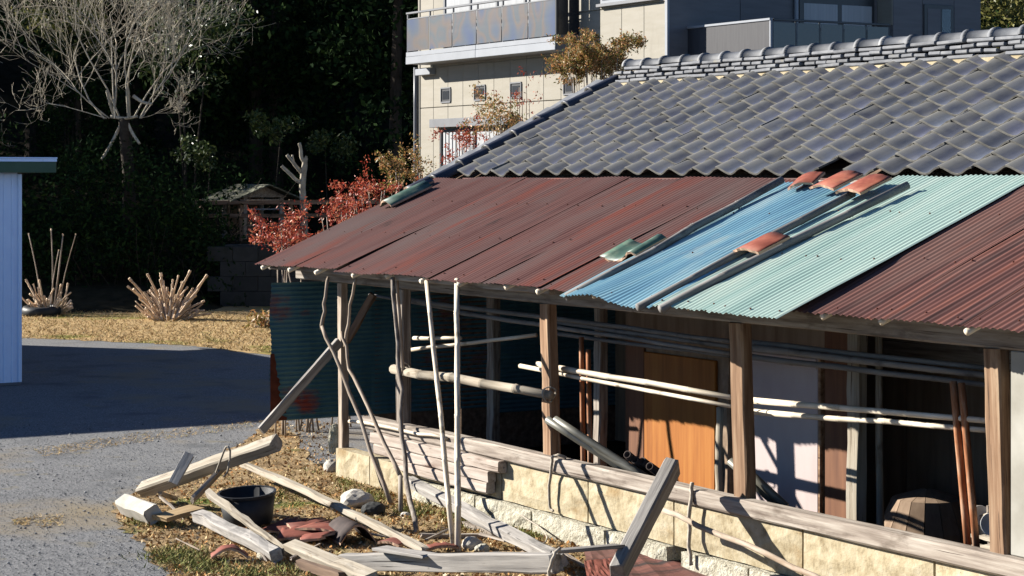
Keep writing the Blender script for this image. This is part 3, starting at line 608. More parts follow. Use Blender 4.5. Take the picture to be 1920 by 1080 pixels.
cbox('inner_board', X5(1425, 1.4), X5(1600, 1.4), 1.40, 1.43, 2.05, 2.22, wood, sh); cbox('inner_board', X5(1655, 2.5), X5(1900, 2.5), 2.5, 2.54, 1.7, 1.95, wood, sh)
for q in range(9): cbox('inner_board', X5(1615, 2.6) + q * .62, X5(1615, 2.6) + q * .62 + .61, 2.6 + .012 * (q % 2), 2.64 + .012 * (q % 2), 0, 3.0, innerw, sh, c=.004)
cbox('side_wall', Xat(1890, 800), 13.9, .02, .12, .755, 2.17, plaster, sh)
# bamboo rails tied to the posts
def railpx(name, a, b, Y, r0, r1, m, node=.0, Y1=None, crook=.003):
    return pole(name, [at(*a, Y=Y), at(*b, Y=Y if Y1 is None else Y1)], r0, r1, m, sh, node=node, crook=crook)
for (a, b, Y, r) in (((770, 563), (1368, 640), .55, .028), ((865, 587), (1368, 663), .57, .026), ((1045, 604), (1368, 650), .61, .026), ((1405, 652), (1848, 704), .55, .032), ((1405, 669), (1848, 722), .57, .028), ((1405, 642), (1848, 690), .61, .026), ((693, 553), (960, 600), .7, .018), ((1045, 626), (1368, 668), .66, .022), ((770, 545), (860, 535), .9, .016)):
    railpx('bamboo_rail', a, b, Y, r, r * .75, bambg, node=.55)
for (a, b, Y, r) in (((1008, 683), (1372, 745), .20, .030), ((975, 686), (1372, 762), .22, .022), ((1410, 751), (1850, 789), .42, .028), ((1410, 772), (1850, 807), .44, .026)):
    railpx('bamboo_rail', a, b, Y, r, r * .8, bamb, node=.6)
railpx('bamboo_rail', (737, 692), (1032, 741), -.06, .050, .044, pale, node=.62, crook=.008)
railpx('bamboo_rail', (776, 634), (864, 634), .30, .022, .02, bamb); railpx('bamboo_rail', (770, 656), (1006, 628), .25, .02, .022, bamb, Y1=.9)
for (x, y, Y, r) in ((757, 694, -.06, .075), (1030, 740, -.06, .072), (1030, 687, .14, .06), (1392, 760, .30, .07), (1866, 800, .30, .06), (757, 575, .1, .05), (1388, 655, .48, .06)):
    c = at(x, y, Y=Y); pts = [c + Vector((random.gauss(0, .008) + .02 * math.sin(a * 2), math.cos(a) * r, math.sin(a) * r)) for a in [k * 2 * math.pi / 8 for k in range(19)]]
    pole('binding', pts, .006, .006, rope, sh, sides=5)
# diagonal braces at the left end
beam('brace', at(636, 640, Y=-.02), at(490, 808, Y=-1.0), .06, .10, greyw, sh, rough=.006)
beam('brace', at(700, 552, Y=.3), at(650, 640, Y=.1), .05, .08, darkw, sh)

# tiled roof
TP = 0.494; TA = math.atan(TP); TO = Vector((0, 2.27, 3.405))
def tiled(X, s, lift=0.0):
    return Matrix.Translation((X, TO.y + s * math.cos(TA), TO.z + s * math.sin(TA))) @ Matrix.Rotation(TA, 4, 'X') @ Matrix.Translation((0, 0, lift))
tr = mk('tile_roof', *box_vf(-1.62, 14, .02, 2.74, -.14, -.095), darkw, tiled(0, 0), sh)
back = [(-1.62, 4.78, 4.55), (14, 4.78, 4.55), (14, 7.4, 3.3), (-1.62, 7.4, 3.3)]
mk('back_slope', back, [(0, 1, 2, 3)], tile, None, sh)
cbox('eave_board', -1.3, 14, 2.1, 2.2, 3.1, 3.34, wood, sh); cbox('eave_fillet', -1.35, 14, 2.262, 2.30, 3.26, 3.36, iron, sh)
TW, TE, TL = .412, .2485, .33
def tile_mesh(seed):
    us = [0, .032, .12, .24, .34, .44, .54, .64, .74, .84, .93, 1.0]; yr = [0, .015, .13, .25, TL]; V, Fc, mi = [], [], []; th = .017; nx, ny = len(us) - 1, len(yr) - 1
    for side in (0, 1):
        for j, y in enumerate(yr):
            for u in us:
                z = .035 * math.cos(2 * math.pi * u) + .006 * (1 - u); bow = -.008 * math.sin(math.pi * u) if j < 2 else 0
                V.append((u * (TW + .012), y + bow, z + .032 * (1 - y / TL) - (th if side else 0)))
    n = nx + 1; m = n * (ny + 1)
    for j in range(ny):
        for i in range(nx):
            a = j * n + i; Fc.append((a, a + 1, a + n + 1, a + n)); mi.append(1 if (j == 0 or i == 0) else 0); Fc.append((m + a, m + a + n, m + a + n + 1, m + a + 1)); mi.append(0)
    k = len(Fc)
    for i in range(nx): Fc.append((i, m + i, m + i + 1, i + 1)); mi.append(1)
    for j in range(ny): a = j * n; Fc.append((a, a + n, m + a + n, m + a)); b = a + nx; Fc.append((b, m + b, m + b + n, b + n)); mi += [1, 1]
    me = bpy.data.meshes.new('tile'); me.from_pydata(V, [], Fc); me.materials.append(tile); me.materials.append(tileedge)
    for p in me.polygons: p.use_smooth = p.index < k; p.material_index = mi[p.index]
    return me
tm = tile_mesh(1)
XT0 = -1.40
NR, NCOL = 11, 28
gap = round((at(1590, 330, Y=2.3).x - XT0) / TW - .5)
for r in range(NR):
    for c in range(NCOL):
        X = XT0 + c * TW + (r % 2) * 0
        if X > 10 - r * .28: continue
        if r == 0 and c == gap: continue
        j = Matrix.Rotation(random.gauss(0, .012), 4, 'Z') @ Matrix.Rotation(random.gauss(0, .012), 4, 'X')
        sl_ = -.05 if (r == 0 and c == gap + 1) else 0
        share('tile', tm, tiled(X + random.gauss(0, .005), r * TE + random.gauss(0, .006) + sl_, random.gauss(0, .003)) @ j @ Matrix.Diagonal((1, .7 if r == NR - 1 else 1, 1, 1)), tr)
# ridge: mortar bed, three courses of flat tiles, round caps
RY, RZ = 4.78, 4.525
rd = mk('ridge', *box_vf(-1.45, 12, RY - .182, RY + .14, RZ - .10, RZ + .058), mortar, None, sh)
RL = .42
for k in range(4):
    hw = .190 - .014 * k; z = RZ + .062 + k * .053; ln = RL if k in (0, 3) else RL / 2
    v, f = cbox_vf(0, ln - .022, -hw, hw, 0, .040, .010); me = bpy.data.meshes.new('ridge_tile'); me.from_pydata(v, [], f); me.materials.append(ridget)
    for i in range(26 if ln == RL else 52):
        share('ridge_tile', me, Matrix.Translation((-1.5 + i * ln + (k % 2) * ln / 2 + random.gauss(0, .014), RY + random.gauss(0, .010), z + random.gauss(0, .004))) @ Matrix.Rotation(random.gauss(0, .014), 4, 'Y') @ Matrix.Rotation(random.gauss(0, .02), 4, 'Z'), rd)
V, Fc = [], []; prof = [(0, .108), (.05, .112), (.055, .092), (RL, .084)]
for x, r in prof:
    for k in range(11): a = math.pi * k / 10; V.append((x, -r * math.cos(a), r * .95 * math.sin(a)))
for i in range(3):
    for k in range(10): a = i * 11 + k; Fc.append((a, a + 1, a + 12, a + 11))
Fc.append(tuple(range(10, -1, -1)))
me = bpy.data.meshes.new('ridge_cap'); me.from_pydata(V, [], Fc); me.materials.append(ridget)
for p in me.polygons: p.use_smooth = len(p.vertices) == 4
me.flip_normals()
for i in range(26): share('ridge_cap', me, Matrix.Translation((-1.42 + i * RL + random.gauss(0, .01), RY + random.gauss(0, .008), RZ + .272 + random.gauss(0, .004))), rd)
# verge: round tiles running down the gable edge over flat ones
V, Fc = [], []; prof = [(0, .122), (.035, .125), (.04, .108), (.47, .090)]
for y, r in prof:
    for k in range(11): a = math.pi * k / 10; V.append((r * math.cos(a), y, r * .95 * math.sin(a)))
for y, r in ((0, .098), (.45, .075)):
    for k in range(11): a = math.pi * k / 10; V.append((r * math.cos(a), y, r * .95 * math.sin(a)))
for i in list(range(3)) + [4]:
    for k in range(10): a = i * 11 + k; Fc.append((a, a + 11, a + 12, a + 1) if i < 4 else (a, a + 1, a + 12, a + 11))
k0 = len(Fc)
for k in range(10): Fc.append((k, k + 1, 45 + k, 44 + k))
me = bpy.data.meshes.new('verge_tile'); me.from_pydata(V, [], Fc); me.materials.append(verget); me.materials.append(tileedge)
for p in me.polygons:
    p.use_smooth = p.index < k0
    if p.index >= k0: p.material_index = 1
fl = bpy.data.meshes.new('verge_flat'); v, f = cbox_vf(-.17, .17, 0, .44, -.012, .012, .006); fl.from_pydata(v, [], f); fl.materials.append(ridget)
vg = cbox('verge', -1.95, -1.48, .0, 2.68, -.09, -.065, darkw, sh, M=tiled(0, 0))
for i in range(7):
    q = -.30 + i * .425
    share('verge_tile', me, tiled(-1.55 + random.gauss(0, .015), q, .02) @ Matrix.Rotation(random.gauss(0, .035), 4, 'Z'), vg)
    share('verge_flat', fl, tiled(-1.84 + random.gauss(0, .015), q + .02, .01) @ Matrix.Rotation(.05, 4, 'X') @ Matrix.Rotation(.12, 4, 'Y'), vg)

# ---------------------------------------------------------------- poles and loose tiles lying on the iron roof
def single(o, label, cat, group=None): return tag(o, label, cat, group)
single(pole('bamboo_pole', [on_roof(1062, 558, .05), on_roof(1150, 512, .075), on_roof(1300, 428, .075), on_roof(1466, 337, .07)], .040, .036, bambg, node=.5, crook=.006), 'long grey bamboo pole lying along the left edge of the blue roof sheet', 'pole', 'poles on the roof')
single(pole('bamboo_pole', [on_roof(1196, 577, .085), on_roof(1400, 466, .085), on_roof(1600, 363, .085)], .036, .034, bambg, node=.6, crook=.004), 'grey bamboo pole between the blue and teal roof sheets, under a red tile', 'pole', 'poles on the roof')
single(pole('bamboo_pole', [on_roof(1238, 580, .085), on_roof(1480, 455, .085), on_roof(1702, 347, .085)], .037, .035, bambg, node=.55, crook=.003), 'grey bamboo pole lying across the pale teal roof sheet', 'pole', 'poles on the roof')
def arc_tile(name, p, yaw, w, l, rise, mat, label, parent=None, tilt=0.0, s_curve=False, M=None):
    nx = 10; V, Fc = [], []; th = .022
    for side in (0, 1):
        for j in range(4):
            for i in range(nx + 1):
                u = i / nx; z = rise * (math.sin(math.pi * u) if not s_curve else (-1.0 * math.sin(math.pi * u / .72) if u < .72 else .7 * math.sin(math.pi * (u - .72) / .28)))
                V.append(((u - .5) * w + .01 * math.sin(i * 2.1) * (j == 3), (j / 3 - .5) * l + random.uniform(-.008, .008) * (j in (0, 3)), z + (0 if side else th)))
    n = nx + 1; m = n * 4
    for j in range(3):
        for i in range(nx): a = j * n + i; Fc.append((a, a + 1, a + n + 1, a + n)); Fc.append((m + a, m + a + n, m + a + n + 1, m + a + 1))
    k = len(Fc)
    for i in range(nx): Fc.append((i, m + i, m + i + 1, i + 1)); b = 3 * n + i; Fc.append((b, b + 1, m + b + 1, m + b))
    for j in range(3): a = j * n; Fc.append((a, a + n, m + a + n, m + a)); b = a + nx; Fc.append((b, m + b, m + b + n, b + n))
    if name == 'clay_tile':
        for side in (0, 1):
            for i in range(nx + 1):
                q = list(V[side * m + 3 * n + i]); q[1] -= l * (.28 * (i % 3) / 2 + .25 * max(0, i - 6) / 4); V[side * m + 3 * n + i] = tuple(q)
    M = M or (Matrix.Translation(p) @ ROOF @ Matrix.Rotation(yaw, 4, 'Z') @ Matrix.Rotation(tilt, 4, 'Y'))
    o = mk(name, V, Fc, [mat, clayedge], M, parent, smooth=False)
    for q in o.data.polygons:
        q.use_smooth = q.index < k
        if q.index >= k: q.material_index = 1
    return tag(o, label, 'roof tile') if label else o
arc_tile('roof_tile', on_roof(1188, 466, .05), .12, .50, .40, .055, greentile, 'broken green glazed tile lying on the red iron roof', s_curve=True)
arc_tile('roof_tile', on_roof(1428, 461, .12), -.05, .36, .34, .032, redtile, 'single red tile laid over the pole between blue and teal sheets')
arc_tile('roof_tile', on_roof(1568, 343, .10), -.05, .36, .34, .032, redtile, 'broken red tile at the top edge of the blue sheet')
arc_tile('roof_tile', on_roof(1620, 350, .11), -.05, .35, .35, .03, redtile, 'red tile under the gap in the grey tiles, right of the broken one')
arc_tile('roof_tile', on_roof(1512, 342, .05), .5, .26, .30, .03, redtile, 'small red tile fragment beside the upper end of a bamboo pole')
arc_tile('roof_tile', on_roof(762, 370, .03), .05, .26, .62, .07, greentile, 'green half round tile at the left edge of the rusty roof')
arc_tile('roof_tile', on_roof(785, 352, .03), .1, .22, .34, .06, verget, 'dark half round tile fallen off the lower end of the roof verge')

# ---------------------------------------------------------------- sticks and poles leaning at the front
G3 = lambda x, y, z=.01: at(x, y, Z=z)
def stick(pts, r0, r1, m, label, node=0, crook=.006, name='leaning_stick'):
    return tag(pole(name, pts, r0, r1, m, None, node=node, crook=crook, wob=.07), label, 'stick', 'sticks leaning on the shed front')
stick([G3(734, 946), at(655, 735, Y=-.46), at(604, 612, Y=-.5)], .024, .020, stickm, 'pale stick slanting left from the ground to the bent stick at the shed corner')
stick([at(604, 618, Y=-.47), at(608, 570, Y=-.44), at(615, 520, Y=-.36)], .022, .018, stickm, 'short upright stick hanging under the left corner of the rusty eave')
stick([G3(752, 962), at(751, 893, Y=-.50)], .026, .024, wood, 'short wooden stake standing below the stacked planks')
stick([at(752, 895, Y=-.47), at(690, 760, Y=-.44), at(656, 690, Y=-.42), at(640, 622, Y=-.40)], .024, .018, stickm, 'crooked brown stick slanting from the short stake to the left post', crook=.01)
stick([at(647, 650, Y=-.30), at(655, 590, Y=-.30), at(667, 522, Y=-.28)], .02, .016, stickm, 'short forked stick beside the left post under the eave')
stick([G3(781, 1000), at(760, 860, Y=-.62), at(747, 690, Y=-.42), at(736, 520, Y=-.36)], .027, .022, wood, 'crooked brown pole in front of the second post', crook=.012)
stick([at(757, 700, Y=-.10), at(750, 600, Y=-.14), at(744, 522, Y=-.2)], .02, .018, stickm, 'thin pole standing against the left side of the second post')
stick([G3(851, 1031), at(826, 780, Y=-.9), at(800, 527, Y=-.40)], .027, .023, bamb, 'pale straight pole leaning left of the upright one', node=.5, crook=.003)
stick([G3(859, 1036), at(858, 780, Y=-.9), at(857, 524, Y=-.40)], .030, .026, bamb, 'tall pale upright bamboo pole before the open bay', node=.45, crook=.002)
stick([at(1243, 957, Y=-.35), at(1400, 1022, Y=-.50), at(1560, 1098, Y=-.62)], .024, .022, stickm, 'long thin pole propped low along the yellow block wall')
# pipes
def pipe(a, b, r, m, label, cat='pipe', group='steel pipes by the sill'):
    return tag(pole('pipe', [a, b], r, r, m, None, hollow=True, wob=0, sides=12), label, cat, group)
for dx, dy, Y, w in ((0, 0, -.16, 'uppermost'), (-15, 0, -.22, 'lowest and leftmost'), (8, 13, -.10, 'middle')):
    pipe(at(1040 + dx, 786 + dy, Y=Y), at(1222 + dx * 1.3, 902 + dy * .6, Y=.30), .036, steel, w + ' of three steel pipes leaning over the sill by the brown post')
for k, w in enumerate(('first', 'second', 'third', 'fourth')):
    pipe(at(1176 + k * 14, 852 + k * 6 + (k % 2) * 4, Y=.18 + .05 * (k % 3)), at(1240 + k * 14, 905 + k * 5, Y=.75), .037, darkclay, w + ' from the left of four pipe ends lying on the sill before the plywood')
pipe(at(1368, 864, Y=.13), at(1458, 948, Y=.32), .034, steel, 'left one of two pipes leaning down behind the sill at the third post')
pipe(at(1383, 866, Y=.13), at(1474, 950, Y=.32), .034, steel, 'right one of two pipes leaning down behind the sill at the third post')
for px, py0, py1, w in ((1090, 632, 866, 'left'), (1103, 655, 868, 'right')):
    pipe(at(px, py0, Y=.5), at(px + 4, py1 + 40, Y=.45), .024, rustpipe, w + ' one of two rusty pipes standing behind the middle post', group='rusty pipes')
for a, b, w in (((1787, 715), (1816, 1040), 'left'), ((1803, 718), (1832, 1042), 'right')):
    pipe(at(*a, Y=.42), at(*b, Y=.36), .028, rustpipe, w + ' one of two rusty pipes standing by the rightmost post', group='rusty pipes')

# ---------------------------------------------------------------- timber and rubbish on the ground
def timber(p0, p1, w, h, m, label, roll=0, bow=0, taper=1, rough=.008, name='timber', end=.03, up=(0, 0, 1)):
    rough *= .5; w *= .80; h *= .80
    return tag(beam(name, p0, p1, w, h, m, None, up=up, roll=roll, bow=bow, taper=taper, rough=rough, end=end), label, 'timber', 'old timber on the ground')
timber(at(268, 918, Z=.14), at(520, 830, Z=.80), .17, .17, pale, 'big bleached squared beam propped up at the gravel edge', roll=.78)
timber(at(355, 852, D=20.45), at(324, 908, D=20.25), .13, .035, greyw, 'short grey board leaning across the big bleached beam', rough=.003, up=-FW - RT * .3)
timber(at(456, 870, Z=.20), at(795, 1030, Z=.12), .09, .08, pale, 'long narrow white timber lying from the beam towards the shed', bow=.02, rough=.012)
timber(at(392, 925, Z=.34), at(535, 1032, Z=.08), .09, .09, pale, 'split pale post leaning down in front of the black tub', roll=.4, taper=.7, rough=.014)
timber(at(372, 966, Z=.16), at(520, 1040, Z=.10), .14, .13, greyw, 'thick weathered log below the split pale post', roll=.3, rough=.018)
timber(at(362, 935, Z=.22), at(425, 870, Z=.5), .05, .12, wood, 'short dark plank leaning on the rope of the big beam', roll=.5)
timber(at(232, 945, Z=.13), at(288, 965, Z=.12), .20, .20, stone, 'squat square timber end nearest to the gravel', roll=.6, rough=.012)
timber(at(300, 972, Z=.10), at(370, 952, Z=.14), .26, .05, tanw, 'tan flat board beside the squat square timber end', up=Vector((0, 0, .7)) - FW * .6 - RT * .4)
timber(at(545, 1022, Z=.14), at(700, 1085, Z=.10), .16, .09, pale, 'pale broken board running under the bottom beam', rough=.014, roll=.3)
timber(at(644, 1054, Z=.10), at(1042, 1056, Z=.40), .13, .19, greyw, 'long grey beam lying level along the bottom of the scene', rough=.008)
timber(at(715, 1028, D=17.3), at(805, 1042, D=16.9), .22, .03, greyw, 'short flat board with a nail on top of the long grey beam', rough=.003)
timber(at(768, 903, Z=.24), at(1052, 1052, Z=.16), .14, .12, greyw, 'grey timber slanting from the stacked planks to the bottom beam', roll=.2, rough=.014)
pl = timber(at(1158, 1075, Y=-1.35), at(1262, 872, Y=-.34), .15, .20, greyw, 'thick grey plank leaning against the sill by the yellow blocks', rough=.004)
timber(at(1040, 1034, D=15.9), at(1162, 1024, D=16.3), .11, .035, greyw, 'short flat board at the foot of the thick leaning plank', rough=.003)
timber(at(560, 1058, Z=.05), at(640, 1082, Z=.06), .10, .10, darkw, 'dark rotten timber below the pale broken board', rough=.014)
timber(at(790, 1005, Z=.03), at(980, 1005, Z=.03), .08, .05, wood, 'thin half buried lath behind the tall upright poles', rough=.008)
timber(at(870, 982, Z=.03), at(940, 1003, Z=.03), .09, .06, wood, 'short half buried lath beside the weeds', rough=.008)
timber(at(330, 935, Z=.04), at(300, 925, Z=.24), .05, .05, stickm, 'small upright peg tied to the low end of the big beam', rough=.003)
timber(at(1185, 1075, Z=.05), at(1270, 1010, Z=.08), .06, .04, darkw, 'dark lath on the rusty sheet by the leaning plank', rough=.004)
for (a, b, w_, lab) in (((300, 930), (345, 972), .035, 'thin splinter below the low end of the big beam'), ((545, 1048), (600, 1020), .03, 'thin splinter leaning on the pale broken board'), ((470, 1010), (500, 1052), .03, 'short splinter under the thick weathered log'), ((640, 1085), (790, 1048), .022, 'thin pale stick crossing the front of the long grey beam'), ((980, 1035), (1030, 1082), .022, 'thin pale stick at the right end of the long grey beam'), ((800, 1012), (855, 985), .035, 'gnarled dark stick left of the upright poles'), ((900, 1000), (1000, 1030), .04, 'narrow lath lying under the slanting grey timber'), ((330, 1010), (372, 1030), .015, 'bent twig lying in the green grass'), ((1060, 1040), (1120, 1075), .04, 'broken lath end below the short flat board'), ((690, 1000), (760, 1012), .03, 'small lath beside the dark half round tile')):
    timber(at(*a, Z=.10), at(*b, Z=.06), w_, w_ * .8, stickm if w_ < .03 else wood, lab, rough=.008, name='lath', taper=.6)
# bent iron sheet and clay tiles on the ground
def crumpled(name, corners, mat, amp, nx=16, ny=8, corr=0):
    a, b, c, d = [Vector(p) for p in corners]; V = []
    for j in range(ny + 1):
        for i in range(nx + 1):
            p = a.lerp(b, i / nx).lerp(d.lerp(c, i / nx), j / ny); p.z += random.uniform(-amp, amp) + corr * math.sin(i * 1.7) ; V.append(p)
    n = nx + 1; Fc = [(j * n + i, j * n + i + 1, (j + 1) * n + i + 1, (j + 1) * n + i) for j in range(ny) for i in range(nx)]
    o = mk(name, V, Fc, mat); s = o.modifiers.new('thickness', 'SOLIDIFY'); s.thickness = .006; return o
tag(crumpled('iron_sheet', [at(1095, 1030, Z=.10), at(1260, 1024, Z=.10), at(1420, 1110, Z=.05), at(1110, 1110, Z=.06)], iron2, .008, corr=.006), 'rusty red iron sheet lying behind the thick leaning plank', 'iron sheet')
tag(crumpled('iron_sheet', [at(1095, 1052, Z=.22), at(1165, 1046, Z=.22), at(1180, 1100, Z=.2), at(1105, 1105, Z=.2)], browntile, .006), 'small dark red sheet at the foot of the leaning plank', 'iron sheet')
k = 0
for (x, y, s, yaw, lab) in ((545, 990, .34, .3, 'leftmost broken red tile on the ground beside the black tub'), (578, 985, .36, -.2, 'broken red tile behind the others on the tile heap'), (612, 992, .34, .6, 'broken red tile in the middle of the tile heap'), (565, 1004, .3, 1.0, 'small red tile shard at the front of the tile heap'), (600, 1008, .26, -.7, 'small shard of red tile touching the pale board'), (745, 1018, .2, .3, 'red shard leaning behind the short flat board'), (830, 1028, .2, 1.2, 'small red shard at the foot of the upright poles')):
    p = at(x, y, Z=.05 + .02 * (k % 3)); k += 1
    o = arc_tile('clay_tile', p, 0, s * 1.35, s * 1.15, .02, browntile, None, M=Matrix.Translation(p) @ Matrix.Rotation(yaw, 4, 'Z') @ Matrix.Rotation(random.uniform(-.2, .25), 4, 'X')); tag(o, lab, 'tile', 'red tile heap')
p = at(655, 1012, Z=.03)
o = arc_tile('ridge_roll', p, 0, .34, .52, .16, darkclay, None, M=Matrix.Translation(p) @ Matrix.Rotation(AZ + .9, 4, 'Z')); tag(o, 'dark half round ridge tile lying on the red tile heap', 'tile')
p = at(430, 1045, Z=.03)
o = arc_tile('clay_tile', p, 0, .32, .24, .08, browntile, None, M=Matrix.Translation(p) @ Matrix.Rotation(1.2, 4, 'Z')); tag(o, 'half sunk brown tile in the grass below the logs', 'tile')
def rock(x, y, r, m, lab, sq=(1, 1, .7), z=0.0):
    p = at(x, y, Z=0); V, Fc = [], []
    import bmesh
    bm = bmesh.new(); bmesh.ops.create_icosphere(bm, subdivisions=3, radius=r)
    for v_ in bm.verts: v_.co = Vector((v_.co.x * sq[0], v_.co.y * sq[1], v_.co.z * sq[2])) * random.uniform(.94, 1.05) * (1 + .12 * math.sin(v_.co.x / r * 3 + r * 90) * math.cos(v_.co.y / r * 2.5))
    me = bpy.data.meshes.new('stone'); bm.to_mesh(me); bm.free(); me.materials.append(m)
    return tag(link(bpy.data.objects.new('stone', me), Matrix.Translation((p.x, p.y, r * .4 + z))), lab, 'stone')
rock(622, 884, .10, stone, 'white stone lying in the grass left of the corner post', (1.2, 1, .9))
rock(668, 950, .17, stone, 'flat stone below the yellow corner block', (1.1, 1, .6)); rock(700, 965, .12, concrete, 'grey stone in front of the flat one', (1, 1, .7))
rock(885, 1030, .10, stone, 'whitish stone right of the upright poles'); rock(905, 1035, .07, block2, 'small white lump beside the whitish stone'); rock(760, 970, .05, stone, 'small pebble at the foot of the short stake')
rock(500, 1050, .09, block2, 'grey lump below the thick weathered log'); rock(395, 978, .10, block, 'pale slab chip under the thick weathered log', (1.6, .7, .5))
rock(630, 850, .12, block2, 'pale lichen covered stone standing at the left of the corner post', (.5, .8, 2.0), .1)
# black tub lying tilted
tp = at(466, 985, Z=0)
tub = thing('black_tub', (tp.x, tp.y, 0), 'black rubber tub standing among the fallen timber', 'tub')
TM = Matrix.Translation((tp.x, tp.y, .03)) @ Matrix.Rotation(.07, 4, RT) @ Matrix.Rotation(-.05, 4, FW)
mk('body', *lathe([(.01, 0), (.225, 0), (.235, .02), (.275, .29), (.262, .29), (.22, .03), (.01, .03)]), rubber, TM, tub, smooth=True)
mk('rim', *lathe([(.272, .275), (.288, .275), (.288, .30), (.262, .30), (.262, .275)]), rubber, TM, tub, smooth=False)
# tyre in the far grass
tp = at(78, 592, Z=0); ty = thing('rubber_ring', (tp.x, tp.y, 0), 'old tyre lying flat in the dry grass by the white shed', 'tyre')
prof = [(.28, .02), (.33, .0), (.44, .02), (.47, .09), (.47, .16), (.44, .23), (.33, .25), (.28, .23), (.26, .125), (.28, .02)]
mk('carcass', *lathe(prof), rubber, Matrix.Translation(tp) @ Matrix.Rotation(.08, 4, RT), ty, smooth=True)
# rope round the big beam and over the sill
def ropepx(pts, r, lab): return tag(pole('rope', pts, r, r, rope, None, crook=.006, sides=6), lab, 'rope')
ropepx([at(405, 886, D=20.3), at(414, 862, D=20.15), at(424, 838, D=20.1), at(431, 846, D=20.1), at(428, 880, D=20.15), at(420, 893, D=20.3)], .010, 'rope looped over the big bleached beam')
ropepx([at(1062, 858, Y=-.02), at(1042, 853, Y=-.10), at(1034, 875, Y=-.10), at(1030, 945, Y=-.09), at(1036, 958, Y=-.09)], .014, 'bent grey rope hanging over the sill below the middle post')
ropepx([at(1298, 905, Y=-.09), at(1296, 935, Y=-.10), at(1292, 1010, Y=-.12), at(1296, 1060, Y=-.14)], .018, 'frayed rope tied round the sill right of the leaning plank')
ropepx([at(1050, 1028, D=15.6), at(1036, 1050, D=15.55), at(1030, 1090, D=15.6)], .014, 'rope tied at the right end of the long grey beam')
ropepx([at(968, 960, Y=-.10), at(1018, 995, Y=-.2), at(1022, 1018, Z=.06), at(985, 1022, Z=.04)], .008, 'loose twine trailing down the white footing stones')
# inside the shed: barrel and pale clutter
bp = at(1738, 1010, Y=2.05)
bar = thing('wooden_tub', (bp.x, bp.y, 0), 'upturned grey wooden stave tub behind the sill', 'tub')
ns = 16
for k in range(ns):
    a0, a1 = 2 * math.pi * k / ns + .01, 2 * math.pi * (k + 1) / ns - .01; V = []
    for z, r in ((0, .44), (.30, .42), (.56, .30), (.64, .05)):
        for rr in (r, r - .03):
            for a in (a0, a1): V.append((rr * math.cos(a), rr * math.sin(a), z))
    Fc = []
    for i in range(3):
        b = i * 4; Fc += [(b, b + 1, b + 5, b + 4), (b + 3, b + 2, b + 6, b + 7), (b + 2, b, b + 4, b + 6), (b + 1, b + 3, b + 7, b + 5)]
    mk('stave', V, Fc, innerw, Matrix.Translation((bp.x, bp.y, .02)), bar)
for i, (x, y, Y, r) in enumerate(((1836, 968, .55, .075), (1856, 985, .45, .085), (1838, 990, .62, .06))):
    p = at(x, y, Y=Y); o = mk('enamel_bowl', *lathe([(.005, 0), (r * .6, .01), (r, r * .8), (r * .95, r * .8), (r * .55, .03), (.005, .03)], 18), chinaw, Matrix.Translation(p) @ Matrix.Rotation(1.3, 4, RT), None, smooth=True)
    tag(o, ('upper white bowl among the clutter by the rightmost post', 'larger white bowl touching the rightmost post', 'small white bowl by the rusty pipes')[i], 'bowl')
shelf = thing('clutter_rack', at(1845, 1020, Y=.6) * 1.0, 'low rack with pale laths behind the sill at the rightmost post', 'rack')
for (a, b) in (((1825, 1004), (1868, 1012)), ((1828, 975), (1866, 960)), ((1826, 1022), (1868, 1028))):
    beam('lath', at(*a, Y=.6), at(*b, Y=.5), .05, .03, pale, shelf)
for x in (1832, 1858): beam('upright', at(x, 1060, Y=.55), at(x - 3, 948, Y=.55), .03, .03, wood, shelf)

# ---------------------------------------------------------------- terrace, hut, fence, pruned stumps behind the yard
rw = thing('retaining_wall', from_ct(-6, 54.5), 'mossy concrete block retaining wall in shade behind the shed', 'wall')
def cam_box(name, c0, c1, t0, t1, z0, z1, mat, parent, c=.012):
    o = from_ct((c0 + c1) / 2, (t0 + t1) / 2, (z0 + z1) / 2); R4 = Matrix(((RT.x, FW.x, 0, o.x), (RT.y, FW.y, 0, o.y), (0, 0, 1, o.z), (0, 0, 0, 1)))
    hx, hy, hz = (c1 - c0) / 2, (t1 - t0) / 2, (z1 - z0) / 2
    v, f = cbox_vf(-hx, hx, -hy, hy, -hz, hz, c); return mk(name, v, f, mat, R4, parent)
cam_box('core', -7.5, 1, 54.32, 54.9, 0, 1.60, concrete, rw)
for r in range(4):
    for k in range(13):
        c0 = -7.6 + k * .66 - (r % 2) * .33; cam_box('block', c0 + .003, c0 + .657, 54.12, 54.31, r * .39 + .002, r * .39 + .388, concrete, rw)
hp = at(474, 440, D=58); hz = hp.z - .1
hut = thing('wooden_hut', (hp.x, hp.y, hz), 'small open wooden hut with mossy roof in the shade of the wood', 'hut')
HX, HYc = hp.x, hp.y
for dx in (-.7, .7):
    for dy in (-.55, .55): beam('post', (HX + dx, HYc + dy, hz), (HX + dx, HYc + dy, hz + 1.15), .12, .12, wood, hut)
cbox('rear_wall', HX - .78, HX - .72, HYc - .6, HYc + .6, hz, hz + 1.15, darkw, hut)
for k, z in enumerate((.35, .62, .80, .98)): cbox('front_board', HX + .70, HX + .74, HYc - .48, HYc + .48, hz + z, hz + z + (.04 if k < 3 else .12), whitepl if k in (1, 2) else wood, hut, c=.004)
